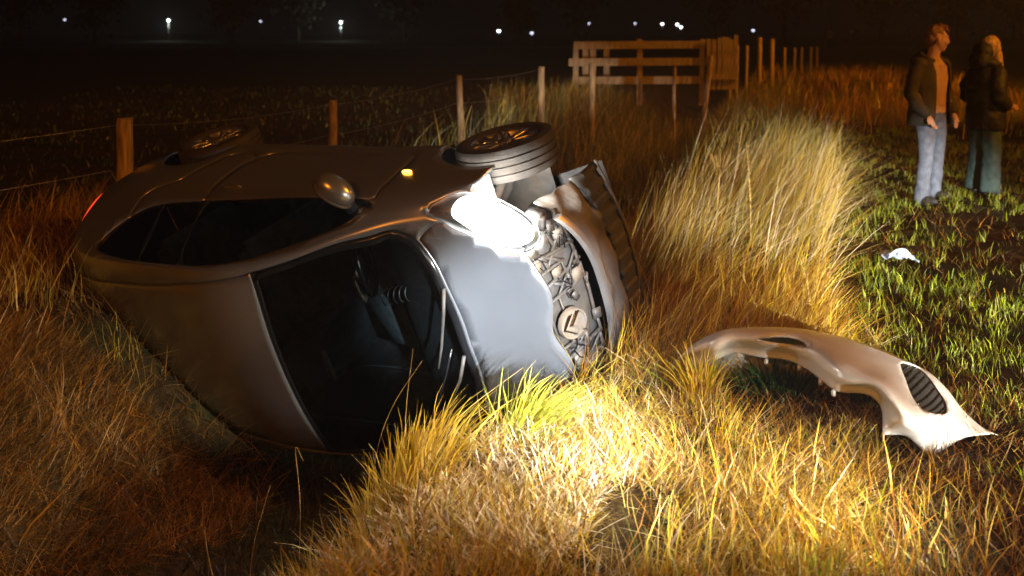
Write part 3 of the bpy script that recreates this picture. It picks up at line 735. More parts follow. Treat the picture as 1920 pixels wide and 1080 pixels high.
# ---------------- cabin
def seat(x, y, w=.48, head=True):
    s = empty('seat'); s.parent = car; s.location = (x, y, .30)
    MB().box((0.05, 0, .12), (.50, w, .17), Matrix.Rotation(rad(-8), 3, 'Y'), bev=.06).build('seat_cushion', M['fabric'], s)
    MB().box((-.27, 0, .46), (.15, w * .94, .66), Matrix.Rotation(rad(-18), 3, 'Y'), bev=.06).build('seat_back', M['fabric'], s)
    if head:
        MB().box((-.40, 0, .87), (.10, .26, .17), Matrix.Rotation(rad(-14), 3, 'Y'), bev=.045).build('headrest', M['fabric'], s)
        for yy in (-.07, .07): MB().tube([(-.37, yy, .74), (-.39, yy, .82)], .008, 6).build('headrest_post', M['chrome'], s)
seat(.05, .36); seat(.05, -.36); seat(-.75, 0, 1.2, False)
dash = MB(); rings = []
for y in np.linspace(-.70, .70, 13):
    rings.append([(1.10, y, .62), (.66, y, .60), (.60, y, .74), (.66, y, .86), (.82, y, .915 + .02 * math.exp(-((y - .36) / .2) ** 2)), (1.10, y, .90)])
dash.loft(rings); autosmooth(dash.build('dashboard', M['inner'], car), 50)
st = MB(); n = 28
for k in range(1): st.tube([(.48 + .10 * math.sin(2 * math.pi * i / n), .36 + .185 * math.cos(2 * math.pi * i / n), .86 + .155 * math.sin(2 * math.pi * i / n)) for i in range(n + 1)], .016, 8)
for a in (0, 2.2, 4.1): st.tube([(.50, .36, .85), (.48 + .10 * math.sin(a), .36 + .18 * math.cos(a), .86 + .15 * math.sin(a))], .018, 6)
st.build('steering_wheel', M['trim'], car)
MB().box((.40, -.02, 1.335), (.03, .22, .065), Matrix.Rotation(rad(20), 3, 'Y'), bev=.015).build('rear_view_mirror', M['greyplastic'], car)
for k in range(5):
    MB().tube([(.60 + .048 * k, .165 + .012 * k + .052 * math.cos(t_), .90 + .050 * math.sin(t_)) for t_ in np.linspace(-.5, 2.4, 10)], .0045, 5).build('vent_reflection', M['alloy'], car)  # arcs modelled in place of reflections on the air vents
MB().box((.52, .30, .99), (.05, .20, .12), Matrix.Rotation(rad(25), 3, 'Y'), bev=.03).build('instrument_hood', M['greyplastic'], car)

# ------------------------------------------------------------------ torn-off front bumper lying on the verge
BT = np.array([
    [(0.865, 4.909, 0.100), (0.865, 4.893, 0.100), (0.872, 4.905, 0.090), (0.877, 4.917, 0.080), (0.884, 4.922, 0.070)],
    [(0.940, 4.846, 0.200), (0.934, 4.787, 0.200), (0.940, 4.760, 0.190), (0.954, 4.762, 0.170), (0.967, 4.757, 0.150)],
    [(1.024, 4.784, 0.270), (1.009, 4.699, 0.270), (1.006, 4.670, 0.250), (1.005, 4.664, 0.225), (1.008, 4.675, 0.200)],
    [(1.128, 4.767, 0.300), (1.110, 4.690, 0.300), (1.103, 4.660, 0.280), (1.108, 4.678, 0.250), (1.116, 4.711, 0.220)],
    [(1.282, 4.753, 0.310), (1.243, 4.636, 0.320), (1.224, 4.591, 0.300), (1.224, 4.616, 0.260), (1.227, 4.655, 0.220)],
    [(1.422, 4.735, 0.310), (1.377, 4.611, 0.320), (1.350, 4.551, 0.300), (1.343, 4.568, 0.260), (1.344, 4.616, 0.220)],
    [(1.554, 4.690, 0.300), (1.481, 4.522, 0.320), (1.431, 4.435, 0.300), (1.411, 4.439, 0.260), (1.404, 4.488, 0.220)],
    [(1.681, 4.636, 0.280), (1.568, 4.413, 0.310), (1.468, 4.246, 0.300), (1.438, 4.255, 0.260), (1.430, 4.318, 0.220)],
    [(1.799, 4.575, 0.250), (1.661, 4.346, 0.290), (1.535, 4.166, 0.290), (1.478, 4.149, 0.260), (1.460, 4.205, 0.220)],
    [(1.901, 4.531, 0.210), (1.752, 4.290, 0.260), (1.590, 4.039, 0.280), (1.568, 4.087, 0.250), (1.565, 4.179, 0.220)],
    [(1.988, 4.504, 0.170), (1.781, 4.171, 0.230), (1.607, 3.936, 0.250), (1.594, 3.999, 0.230), (1.606, 4.149, 0.200)],
    [(2.036, 4.409, 0.120), (1.803, 4.054, 0.180), (1.621, 3.881, 0.220), (1.602, 3.970, 0.200), (1.615, 4.109, 0.170)],
    [(2.044, 4.274, 0.080), (1.852, 4.033, 0.130), (1.654, 3.876, 0.170), (1.592, 3.909, 0.170), (1.589, 4.026, 0.140)],
    [(2.066, 4.167, 0.050), (1.917, 4.045, 0.080), (1.727, 3.910, 0.110), (1.618, 3.917, 0.130), (1.567, 3.968, 0.120)],
    [(2.102, 4.123, 0.030), (1.946, 4.051, 0.040), (1.779, 3.982, 0.000), (1.660, 3.951, 0.090), (1.563, 3.950, 0.100)]])
def catm(P, t):
    n = len(P); i = int(np.clip(math.floor(t), 0, n - 2)); f = t - i
    g = lambda j: P[j] if 0 <= j < n else (2 * P[0] - P[1] if j < 0 else 2 * P[-1] - P[-2])
    p0, p1, p2, p3 = g(i - 1), g(i), g(i + 1), g(i + 2)
    return .5 * (2 * p1 + (p2 - p0) * f + (2 * p0 - 5 * p1 + 4 * p2 - p3) * f * f + (3 * p1 - p0 - 3 * p2 + p3) * f ** 3)
def Bs(t, s):
    if s < 0:                                   # far skirt falling to the ground behind the crest
        c = catm(BT[:, 0], t); o = c - catm(BT[:, 2], t); o[2] = 0; o = o / (np.linalg.norm(o) + 1e-6)
        return c + o * (0.05 * -s) + np.array([0, 0, -1]) * (max(c[2] - .015, 0) * min(1, (-s) ** 1.6))
    if s > 4:                                   # turned-in flange along the inner edge
        c = catm(BT[:, 4], t); k = s - 4; o = c - catm(BT[:, 2], t); o[2] = 0; o = o / (np.linalg.norm(o) + 1e-6)
        return c + np.array([0, 0, -0.034]) * k + o * 0.003 * k
    return catm(np.array([catm(c, s) for c in BT]), t)
bumper = empty('detached_bumper', (1.4, 4.4, 0))
tag(bumper, 'torn-off silver front bumper lying curved on the grass verge', 'bumper')
BS = 0.12
fog = spline([(4.66 + .84 * math.cos(a), 2.02 + .74 * math.sin(a) - .12 * math.cos(a)) for a in np.linspace(0, 2 * math.pi, 14, endpoint=False)], True, 0.03)
fog_o = spline([(4.66 + 1.0 * math.cos(a), 2.02 + .92 * math.sin(a) - .12 * math.cos(a)) for a in np.linspace(0, 2 * math.pi, 14, endpoint=False)], True, 0.03)
gril = spline([(8.9, .55), (9.3, 1.0), (10.1, 1.32), (10.7, 1.35), (11.2, 1.2), (11.7, .75), (11.3, .42), (10.6, .3), (10.1, .2), (9.4, .08), (9.0, .2)], True, 0.03)
tt, ss = np.meshgrid(np.arange(0, 14.01, .2), np.concatenate([[-1, -.66, -.33], np.arange(0, 4.01, .2), [4.35, 4.7, 5.0]]))
gp = np.stack([tt.ravel(), ss.ravel()], -1)
VSb = 0.5
def segd(p, P):
    d = np.full(len(p), 1e9); P = np.vstack([P, P[:1]])
    for a, b in zip(P[:-1], P[1:]):
        w = b - a; t = np.clip(((p - a) @ w) / (w @ w + 1e-12), 0, 1); d = np.minimum(d, np.hypot(*(p - a - t[:, None] * w).T))
    return d
kp = np.ones(len(gp), bool)
for L in (fog, fog_o, gril): kp &= segd(gp, L) > .06
pts = [tuple(p) for p in gp[kp]]; edges = []
for L in (fog, fog_o, gril):
    n = len(pts); pts += [tuple(p) for p in L]; edges += [(n + i, n + (i + 1) % len(L)) for i in range(len(L))]
cv, ce, cf, *_ = delaunay_2d_cdt([Vector(p) for p in pts], edges, [], 0, 1e-5)
bu = np.array([(p.x, p.y) for p in cv]); bt = np.array([tuple(f) for f in cf if len(f) == 3])
bc = bu[bt].mean(1); B3 = np.array([Bs(*p) for p in bu])
e = .02
Bn = np.array([np.cross(Bs(min(t + e, 14), s) - Bs(max(t - e, 0), s), Bs(t, s + e) - Bs(t, s - e)) for t, s in bu]); Bn /= np.linalg.norm(Bn, axis=1)[:, None] + 1e-9
Bn = Bn * (1 if np.median(Bn[np.abs(bu[:, 1] - 1.5) < 1][:, 2]) > 0 else -1)
B3 = B3 + Bn * (0.003 * fbm(bu[:, 0] * 1.3, bu[:, 1] * 1.1, 3) * sstep(0, .6, bu[:, 1]) * (1 - sstep(3.3, 3.9, bu[:, 1])))[:, None]
inf, info, ing = inpoly(bc, fog), inpoly(bc, fog_o), inpoly(bc, gril)
rimv = inpoly(bu, fog_o) & (segd(bu, fog) < .02); B3[rimv] -= Bn[rimv] * 0.014
def bpart(name, mask, material, parent, inset=0, thick=.004):
    T = bt[mask]; ids, inv = np.unique(T, return_inverse=True); T = inv.reshape(-1, 3); P = B3[ids] - Bn[ids] * inset - np.array([1.4, 4.4, 0])
    cr = np.cross(P[T[:, 1]] - P[T[:, 0]], P[T[:, 2]] - P[T[:, 0]]); fl = (cr * Bn[ids][T[:, 0]]).sum(1) < 0
    T = np.where(fl[:, None], T[:, ::-1], T)
    o = obj(name, P, T, material, parent)
    md = o.modifiers.new('thickness', 'SOLIDIFY'); md.thickness = thick; md.offset = -1
    return o
bpart('bumper_skin', ~info & ~ing, M['bpaint'], bumper)
bpart('fog_lamp_surround', info & ~inf, M['bpaint'], bumper)
mesh_o = bpart('intake_grille', ing, M['inner'], bumper, 0.008)
gb = MB()
for tk in np.arange(9.2, 11.6, .28):
    row = [(tk, s_) for s_ in np.arange(.1, 1.4, .08)]; row = np.array(row); ok = row[inpoly(row, gril)]
    if len(ok) > 1: gb.tube([Bs(*p) - np.array([1.4, 4.4, 0]) + np.array([0, 0, -.007]) for p in ok], .0035, 5)
gb.build('grille_bar', M['trim'], mesh_o)
for (t_, s_) in ((5.6, 4.7), (6.8, 4.6), (3.1, 4.7), (4.2, 4.9), (7.7, 4.8)):
    p = Bs(t_, s_) - np.array([1.4, 4.4, 0]); MB().box(tuple(p + [0, -.004, -.02]), (.022, .014, .03), bev=.004).build('mounting_clip', M['bpaint'], bumper)

# ------------------------------------------------------------------ timber: fence posts, gate, corral
def post(name, x, y, ztop, w, label, group=None, lean=(0, 0), parent=None, square=False, seed=0, base=None):
    zb = float(zg(x, y)) - .15 if base is None else base; h = ztop - zb; r = random.Random(seed); mbp = MB(); seg = 4 if square else 12; rings = []
    for i, t in enumerate((0, .25, .5, .75, .97, 1.0)):
        rr = w / 2 * (1.06 - .06 * t) * (.93 if t == 1.0 else 1); jx, jy = r.uniform(-.006, .006), r.uniform(-.006, .006)
        rings.append([((lean[0] * t * h + jx + rr * (1.4142 if square else 1) * math.cos(a) * (1 + (.04 * math.sin(3 * a + seed) if not square else 0))),
                       (lean[1] * t * h + jy + rr * (1.4142 if square else 1) * math.sin(a)), t * h + (.006 * math.sin(a * 2) if t == 1 else 0))
                      for a in [2 * math.pi * k / seg + (math.pi / 4 if square else 0) for k in range(seg)]])
    mbp.loft(rings); o = autosmooth(mbp.build(name, M['post'], parent), 40); o.location = (x, y, zb)
    if parent is None: tag(o, label, 'fence post', group or 'round posts of the pasture fence')
    return o
fence_pts = [(-3.159, 7.769, 1.082, .125, 'thick round fence post behind the rear of the overturned car', (.02, 0)),
             (-2.116, 11.27, .972, .10, 'round fence post rising behind the middle of the overturned car', (.02, 0)),
             (-.761, 14.487, 1.113, .095, 'crooked fence post behind the front wheel, left of the straight one', (-.03, 0)),
             (.517, 16.996, 1.144, .115, 'straight fence post in tall grass left of the wooden pen', (.0, 0)),
             (1.575, 19.0, 1.14, .12, 'short fence post in front of the wooden pen, near its left end', (.0, 0)),
             (3.47, 20.6, 1.0, .07, 'thin fence post in front of the middle of the wooden pen', (.0, 0)),
             (4.18, 21.41, 1.21, .12, 'leaning fence post in front of the palisade end of the pen', (.10, 0))]
for i, (x, y, z, w, lb, ln) in enumerate(fence_pts): post('fence_post', x, y, z, w, lb, lean=ln, seed=i)
# far posts running on past the pen
far = [(5.68, 25.2, 1.42, .10), (5.95, 25.6, 1.40, .11), (6.70, 27.6, 1.34, .10), (7.35, 28.7, 1.56, .14), (8.05, 29.9, 1.50, .15),
       (9.6, 34.0, 1.16, .10), (11.3, 38.6, 1.05, .10), (12.3, 41.0, 1.04, .10), (13.5, 43.6, 1.0, .10), (14.5, 45.9, .98, .10)]
lbl = ['first slim fence post just right of the palisade', 'second slim fence post right of the palisade, lit brightest', 'slim fence post between the palisade and the two tall posts',
       'left one of the two tall thick posts right of the pen', 'right one of the two tall thick posts right of the pen', 'far fence post nearest to the two tall thick posts',
       'far fence post, second after the two tall thick posts', 'far fence post, third after the two tall thick posts', 'far fence post, fourth after the two tall thick posts', 'farthest visible fence post before the lamp pole']
for i, (x, y, z, w) in enumerate(far): post('fence_post', x, y, z, w, lbl[i], 'posts of the far fence', seed=20 + i)
# wooden pen of three rails with a palisade of upright planks
pen = empty('wooden_pen', (1.53, 24.04, 0)); tag(pen, 'weathered wooden pen of three rails and upright planks in the pasture', 'pen')
def plank(name, a, b, w, d, parent=pen, material=None):
    a, b = Vector(a), Vector(b); L = (b - a).length; q = (b - a).to_track_quat('X', 'Z').to_matrix() if abs((b - a).normalized().z) < .8 else (b - a).to_track_quat('X', 'Y').to_matrix() @ Matrix.Rotation(math.pi / 2, 3, 'X')
    m = MB().box((0, 0, 0), (L, d, w), q, bev=.006); o = m.build(name, material or M['plank'], parent, False); o.location = (a + b) / 2; return o
for z, x0, x1 in ((1.40, 0.0, 3.30), (.98, -.12, 3.40), (.52, .05, 3.20)): plank('rail', (x0, 0, z), (x1, 0.02, z + .02), .19, .05)
for x, t_ in ((.06, 1.48), (1.66, 1.55), (3.22, 1.55)): post('pen_post', x, .1, t_, .13, None, parent=pen, square=True, seed=int(x * 10), base=-.1)
for i, x in enumerate((3.36, 3.48, 3.62, 3.75, 3.84, 3.93, 4.03)): plank('upright_plank', (x, -.06, .30), (x + random.uniform(-.02, .02), -.06, 1.62 + random.uniform(-.08, .06)), .105, .03)
for i, x in enumerate((.42, .62, .98)): plank('back_board', (x, 1.6, .1), (x, 1.6, 1.30), .16, .03)
plank('low_rail', (3.3, -.1, .62), (4.05, -.1, .62), .15, .04)
# barbed wire on the pasture side of the near posts
def wire(name, P, label):
    path = []
    for a, b in zip(P[:-1], P[1:]):
        for t in np.linspace(0, 1, 9)[:-1]:
            p = np.array(a) * (1 - t) + np.array(b) * t; p[2] -= .05 * 4 * t * (1 - t); path.append(tuple(p))
    path.append(tuple(P[-1])); m = MB().tube(path, .002, 5)
    w = m.build(name, M['wire']); tag(w, label, 'wire', 'barbed wire of the pasture fence')
    bb = MB()
    for a, b in zip(path[:-1], path[1:]):
        n = max(1, int((Vector(b) - Vector(a)).length / .12))
        for k in range(n):
            p = Vector(a).lerp(Vector(b), (k + .5) / n); d = Vector((random.uniform(-1, 1), random.uniform(-1, 1), random.uniform(-1, 1))).normalized() * .016
            bb.tube([p - d, p + d], .0015, 3, cap=False)
    bb.build('barbs', M['wire'], w); w.children[0]['kind'] = 'stuff'
for dz, lb in ((-.06, 'upper strand of barbed wire left of the overturned car'), (-.42, 'lower strand of barbed wire left of the overturned car')):
    wire('barbed_wire', [(-5.5, 4.75, 1.04 + dz)] + [(x - .07, y, z + dz) for x, y, z, *_ in fence_pts[:4]], lb)

# ------------------------------------------------------------------ grass and straw
CRi = CAR_R.T
def in_car(P, pad=0.0):
    q = (P - CAR_T) @ CAR_R
    x, y, z = q.T
    zt = np.interp(x, [-1.95, -1.8, -1.5, -1.0, 0, .4, .8, 1.2, 1.7, 1.9], [1.0, 1.25, 1.4, 1.47, 1.5, 1.43, 1.28, 1.05, .86, .75])
    hw = np.interp(z, [0, .2, .6, .95, 1.4, 1.52], [.8, .86, .9, .86, .66, .4])
    return (x > -1.97 - pad) & (x < 1.84 + pad) & (np.abs(y) < hw + pad) & (z > .10 - pad) & (z < zt + pad)
def blades(name, X, Y, h, w, lean, cols, curl=0.5, segs=4, zoff=-.01, label=None, cat=None, kind='stuff', noclip=False, Z=None, droop=0.0):
    N = len(X); w = w * np.where(rng.random(N) < .14, 1.9, 1.0); Zb = (zg(X, Y) if Z is None else Z) + zoff
    base = np.stack([X, Y, Zb], -1)
    t = np.linspace(0, 1, segs + 1)[None, :, None]
    L = np.stack([lean[:, 0], lean[:, 1], np.zeros(N)], -1)
    ln = np.linalg.norm(L, axis=1, keepdims=True)
    k = 1 + curl
    up = np.sqrt(np.clip(1 - np.minimum(ln, .985) ** 2, .0, 1))
    C = base[:, None, :] + h[:, None, None] * (L[:, None, :] * t ** k + np.array([0, 0, 1]) * up[:, None, :] * (t - droop * t ** 3))
    # side-to-side kinks
    kx = (rng.random((N, 1, 1)) - .5) * .10 * h[:, None, None] * np.sin(t * (3 + 4 * rng.random((N, 1, 1))) + 6 * rng.random((N, 1, 1)))
    ang = rng.random(N) * 2 * math.pi
    sdv = np.stack([np.cos(ang), np.sin(ang), .35 * (rng.random(N) - .5)], -1)
    C = C + kx * sdv[:, None, :] * (t > 0)
    if not noclip:
        bad = in_car(C[:, 0], .0) | in_car(C[:, segs // 2], .02) | in_car(C[:, -1], .02)
        C, sdv, w, cols = C[~bad], sdv[~bad], w[~bad], cols[~bad]; N = len(C)
    tw = (1 - np.linspace(0, 1, segs + 1) ** 2.2) * .92 + .08
    off = sdv[:, None, :] * w[:, None, None] * tw[None, :, None] * .5
    V = np.stack([C - off, C + off], 2).reshape(-1, 3)
    b = (np.arange(N) * (segs + 1) * 2)[:, None]; s = np.arange(segs)[None, :] * 2
    Fq = np.stack([b + s, b + s + 1, b + s + 3, b + s + 2], -1).reshape(-1, 4)
    cc = np.repeat(np.concatenate([cols, np.ones((N, 1))], 1), (segs + 1) * 2, axis=0)
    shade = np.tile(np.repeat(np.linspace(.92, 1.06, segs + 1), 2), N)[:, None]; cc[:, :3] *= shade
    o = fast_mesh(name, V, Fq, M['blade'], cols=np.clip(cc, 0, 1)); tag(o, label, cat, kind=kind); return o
def palette(N, cs, wts, jit=.18):
    cs = np.array(cs); i = rng.choice(len(cs), N, p=np.array(wts) / sum(wts)); return np.clip(cs[i] * (1 + jit * rng.standard_normal((N, 1))), .004, .9)
STRAW = (.56, .40, .085); PALE = (.68, .56, .36); BROWN = (.24, .115, .02); RUST = (.36, .15, .012); GOLD = (.57, .37, .018); GREEN = (.16, .24, .02); LIME = (.32, .40, .015); OLIVE = (.25, .24, .035)
def rnd_lean(N, mean, spread): return np.array(mean)[None, :] + spread * rng.standard_normal((N, 2))
def zone(N, x0, x1, y0, y1, test=None, clump=0.0, cs=1.2):
    X = rng.uniform(x0, x1, N); Y = rng.uniform(y0, y1, N); k = np.ones(N, bool)
    if test is not None: k &= test(X, Y)
    if clump > 0: k &= rng.random(N) < np.clip(.5 + clump * 3.2 * fbm(X * cs + 5, Y * cs + 11, 3), .03, 1)
    return X[k], Y[k]
U = rng.uniform
def swirl(X, Y, mag, scale=1.3, spread=.25, mean=(0, 0)):
    """blades of one patch lie the same way"""
    a = 14 * fbm(X * scale + 31, Y * scale + 7, 3) + spread * 4 * rng.standard_normal(len(X)); m = mag * (1 + .25 * rng.standard_normal(len(X)))
    return np.stack([np.cos(a), np.sin(a)], -1) * m[:, None] + np.array(mean)
# near verge, lying straw
nearb = lambda x, y: (doff(x, y) > .32 + .25 * fbm(x * 3, y * 3))
X, Y = zone(115000, -1.3, 2.4, 2.5, 5.6, lambda x, y: nearb(x, y) & (x < 1.75 - .30 * (4.6 - y) + .7 * fbm(x * 2, y * 2)) & (np.hypot((x - 1.27) / .36, (y - 4.50) / .24) > 1), 1.25, 2.4)
n = len(X); blades('verge_straw', X, Y, U(.05, .24, n), U(.0020, .0048, n), swirl(X, Y, .86, 1.6, .30), palette(n, [STRAW, PALE, BROWN, RUST, GOLD, OLIVE, (.08, .045, .012)], [4, 2.4, 3, 2, 4, 2.2, 3]), .35, 3, label='matted yellow straw covering the near bank', cat='straw')
# pale chaff patch lit in the middle of the near bank
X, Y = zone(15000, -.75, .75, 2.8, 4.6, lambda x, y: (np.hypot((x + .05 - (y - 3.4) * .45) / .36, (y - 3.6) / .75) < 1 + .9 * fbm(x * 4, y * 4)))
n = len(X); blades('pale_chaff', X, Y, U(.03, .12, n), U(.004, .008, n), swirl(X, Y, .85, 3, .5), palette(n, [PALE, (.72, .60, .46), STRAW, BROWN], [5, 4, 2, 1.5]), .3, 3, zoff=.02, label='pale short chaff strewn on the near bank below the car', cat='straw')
# upright dry grass on the near bank
X, Y = zone(9000, -1.2, 1.5, 2.5, 4.9, lambda x, y: nearb(x, y) & (x < 1.05 + .4 * fbm(x * 2, y)) & (fbm(x * 1.7 + 2, y * 1.7, 3) > .03))
n = len(X); blades('bank_grass', X, Y, U(.08, .30, n) * (1 - .55 * sstep(3.9, 4.6, Y)), U(.0022, .0045, n), swirl(X, Y, .32, 1.2, .3, (.08, 0)), palette(n, [STRAW, GOLD, RUST, OLIVE, GREEN], [4, 5, 2, 2, 1.2]), .8, 4, label='upright golden dry grass on the near bank of the ditch', cat='grass')
# left heap of mown hay and left bank
X, Y = zone(64000, -5.2, -.9, 2.4, 9.0, lambda x, y: doff(x, y) < -.62 + .35 * fbm(x * 2, y * 2) + .30 * (1 - sstep(3.6, 4.4, y)), .6, 1.6)
n = len(X); blades('hay_heap', X, Y, U(.08, .36, n), U(.0028, .006, n), swirl(X, Y, .84, 1.0, .18), palette(n, [(.36, .22, .06), BROWN, RUST, (.09, .05, .02), (.16, .08, .025)], [2, 3, 4, 3, 3]), .35, 3, label='heap of flattened brown hay on the far bank', cat='hay')
X, Y = zone(90000, -3.4, -.8, 2.5, 5.6, lambda x, y: doff(x, y) < -.58 + .3 * fbm(x * 2, y * 2) + .30 * (1 - sstep(3.6, 4.4, y)))
n = len(X); blades('mown_hay', X, Y, U(.05, .22, n), U(.0022, .0045, n), swirl(X, Y, .88, 2.0, .3), palette(n, [(.30, .17, .05), BROWN, RUST, (.06, .035, .012)], [1.5, 3, 3, 4]), .3, 3, label='short dark chaff of the hay heap on the far bank', cat='hay')
X, Y = zone(13000, -6, -2.2, 5.6, 9.4, lambda x, y: doff(x, y) < -1.2, 1.2)
n = len(X); blades('bank_weeds', X, Y, U(.12, .50, n), U(.003, .006, n), swirl(X, Y, .4, 1.2, .3, (.1, -.05)), palette(n, [STRAW, GOLD, BROWN, RUST], [3, 3, 2, 2]), .8, 4, label='dry brown weeds behind the tail of the car', cat='grass')
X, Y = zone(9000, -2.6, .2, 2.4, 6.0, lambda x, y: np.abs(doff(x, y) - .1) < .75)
n = len(X); blades('ditch_shade_weeds', X, Y, U(.05, .22, n), U(.003, .006, n), swirl(X, Y, .6, 1.4, .3), palette(n, [(.025, .018, .008), (.018, .018, .008), (.05, .03, .012)], [3, 3, 1]), .5, 3, label='weeds in the bottom of the ditch, coloured dark as if in shade', cat='weeds')  # near-black colours paint the bank's shade into the ditch
# tall pale grass between the ditch and the mown strip
def tallmask(x, y): 
    o = doff(x, y); return (o > .5) & (o < 2.65 + .5 * fbm(x * .9, y * .9) + .02 * y)
X, Y = zone(46000, -.5, 6.0, 5.7, 12.5, tallmask, 1.15, 1.7)
n = len(X); hh = (.35 + .65 * rng.random(n) ** 1.4) * (1 + 1.2 * fbm(X * 1.1 + 4, Y * 1.1, 3)) * sstep(5.2, 6.6, Y + .3 * fbm(X, Y)); k = hh > .12; X, Y, hh = X[k], Y[k], hh[k]; n = len(X)
blades('tall_grass', X, Y, hh, U(.0022, .0045, n), swirl(X, Y, .34, .9, .5, (.52, -.10)), palette(n, [STRAW, PALE, GOLD, OLIVE, BROWN, RUST], [5, 4, 2, 2, 1, 1]), .55, 5, label='tall pale dry grass leaning over beside the ditch', cat='grass')
X, Y = zone(14000, .3, 2.6, 4.9, 6.6, lambda x, y: (doff(x, y) > .9) & (doff(x, y) < 2.7), .6)
n = len(X); blades('grass_edge', X, Y, U(.15, .50, n), U(.003, .006, n), rnd_lean(n, (.40, -.25), .35), palette(n, [RUST, GOLD, STRAW, BROWN], [4, 4, 3, 2]), .6, 4, label='rusty bent grass behind the torn-off bumper', cat='grass')
# rough grass farther along both ditch banks
X, Y = zone(26000, -3.0, 9.5, 8.8, 26, lambda x, y: (np.abs(doff(x, y) - .2) < 2.6), .6)
n = len(X); blades('rough_ditch_grass', X, Y, U(.35, .85, n), U(.006, .011, n), rnd_lean(n, (.12, 0), .28), palette(n, [OLIVE, (.13, .12, .06), STRAW, (.10, .12, .05)], [3, 4, 1.5, 3]), .7, 4, label='rough dull grass along the ditch beyond the car', cat='grass')
X, Y = zone(11000, -.5, 7.5, 15.5, 24.6, lambda x, y: doff(x, y) < 1.5, .5, .8)
n = len(X); blades('pen_grass', X, Y, U(.35, .75, n), U(.009, .016, n), rnd_lean(n, (.10, 0), .25), palette(n, [OLIVE, (.13, .12, .06), STRAW, (.10, .11, .05)], [3, 4, 2, 2]), .7, 4, label='rough grass hiding the foot of the wooden pen', cat='grass')
X, Y = zone(9000, 2, 16, 16, 40, lambda x, y: (doff(x, y) > 1.0) & (doff(x, y) < 8), .6, .4)
n = len(X); blades('far_verge_grass', X, Y, U(.25, .6, n), U(.012, .02, n), rnd_lean(n, (.1, 0), .3), palette(n, [RUST, BROWN, GOLD, OLIVE], [4, 3, 2, 2]), .7, 3, label='brown verge grass near the far fence', cat='grass')
# mown strip: green tufts and brown stubble
cx, cy = zone(7500, 1.5, 9.5, 3.0, 17, lambda x, y: (doff(x, y) > 2.0 + .3 * fbm(x, y)) & (x > 1.75 + (4.2 - y) * .25), 1.1, .9)
ex_, ey_ = zone(700, 1.7, 4.2, 3.1, 7.2, lambda x, y: (doff(x, y) > 2.5 + .3 * fbm(x, y)) & (x > 2.0 + (4.2 - y) * .3), 1.3, 1.1); cx = np.concatenate([cx, ex_]); cy = np.concatenate([cy, ey_])
nb = 9; X = (cx[:, None] + .03 * rng.standard_normal((len(cx), nb))).ravel(); Y = (cy[:, None] + .03 * rng.standard_normal((len(cx), nb))).ravel()
n = len(X); blades('mown_tufts', X, Y, U(.04, .13, n), U(.004, .008, n), rnd_lean(n, (0, 0), .35), palette(n, [GREEN, LIME, (.14, .18, .03), OLIVE, (.34, .36, .06)], [4, 4, 2, 1, 2]), .6, 3, label='short green tufts of the mown strip', cat='grass')
X, Y = zone(34000, .9, 9.5, 2.4, 15, lambda x, y: (doff(x, y) > 1.9), .7, 1.5)
X2, Y2 = zone(22000, .5, 2.8, 2.5, 4.6, lambda x, y: doff(x, y) > 1.7, .4, 2.0); X = np.concatenate([X, X2]); Y = np.concatenate([Y, Y2])
n = len(X); blades('mown_stubble', X, Y, U(.04, .16, n), U(.003, .006, n), swirl(X, Y, .75, 1.2, .4), palette(n, [BROWN, RUST, (.14, .08, .03), OLIVE, STRAW], [5, 3, 5, 1.5, .8]), .4, 3, label='brown mown stubble on the strip at the right', cat='stubble')
X, Y = zone(2200, .8, 2.6, 2.4, 3.7, None, 1.3, 2.0)
n = len(X); blades('front_stubble', X, Y, U(.08, .26, n), U(.003, .0055, n), rnd_lean(n, (.0, 0), .35), palette(n, [GOLD, STRAW, RUST, LIME], [4, 3, 3, 1]), .7, 4, label='thin golden stalks at the front of the verge', cat='grass')
# left pasture
X, Y = zone(14000, -12, 2, 8.5, 30, lambda x, y: doff(x, y) < -2.3, .4, .5)
n = len(X); blades('pasture_grass', X, Y, U(.05, .14, n), U(.010, .02, n), rnd_lean(n, (0, 0), .35), palette(n, [(.07, .10, .025), (.09, .11, .03), OLIVE], [3, 3, 1]), .6, 3, label='short dark grass of the pasture behind the fence', cat='grass')
# tussocks that stand out singly
def tussock(name, x, y, N, hmin, hmax, spread, colors, wts, lean, label, w=(.004, .008), curl=.9, droop=.15):
    X = x + spread * rng.standard_normal(N); Y = y + spread * rng.standard_normal(N); d = np.stack([X - x, Y - y], -1) / spread
    o = blades(name, X, Y, U(hmin, hmax, N), U(*w, N), d * .25 + np.array(lean) + .12 * rng.standard_normal((N, 2)), palette(N, colors, wts, .14), curl, 6, label=label, cat='grass tuft', kind='thing', droop=droop)
    return o
tussock('grass_tuft', .10, 4.14, 330, .16, .38, .07, [(.34, .36, .03), (.42, .40, .05), (.26, .28, .03), STRAW], [4, 3, 2, 1], (.55, -.08), 'bright yellow-green grass tuft bending right below the nose of the car')
tussock('grass_tuft', -.46, 3.92, 520, .20, .46, .12, [GOLD, STRAW, (.44, .27, .06)], [4, 3, 2], (.06, .0), 'tall golden dry grass tuft standing in front of the windscreen')
tussock('grass_tuft', .98, 3.02, 90, .06, .16, .04, [LIME, GREEN], [3, 2], (.05, .0), 'small fresh green tuft at the bottom edge of the verge', curl=.6)
tussock('grass_tuft', .92, 4.62, 220, .12, .34, .05, [GOLD, STRAW, LIME], [4, 3, 1], (-.05, -.05), 'yellow grass tuft at the left tip of the torn-off bumper')
tussock('grass_tuft', 1.30, 4.72, 420, .10, .24, .10, [(.05, .10, .02), (.07, .13, .03)], [2, 2], (-.2, -.1), 'dark green grass patch inside the curve of the torn-off bumper', curl=.7)
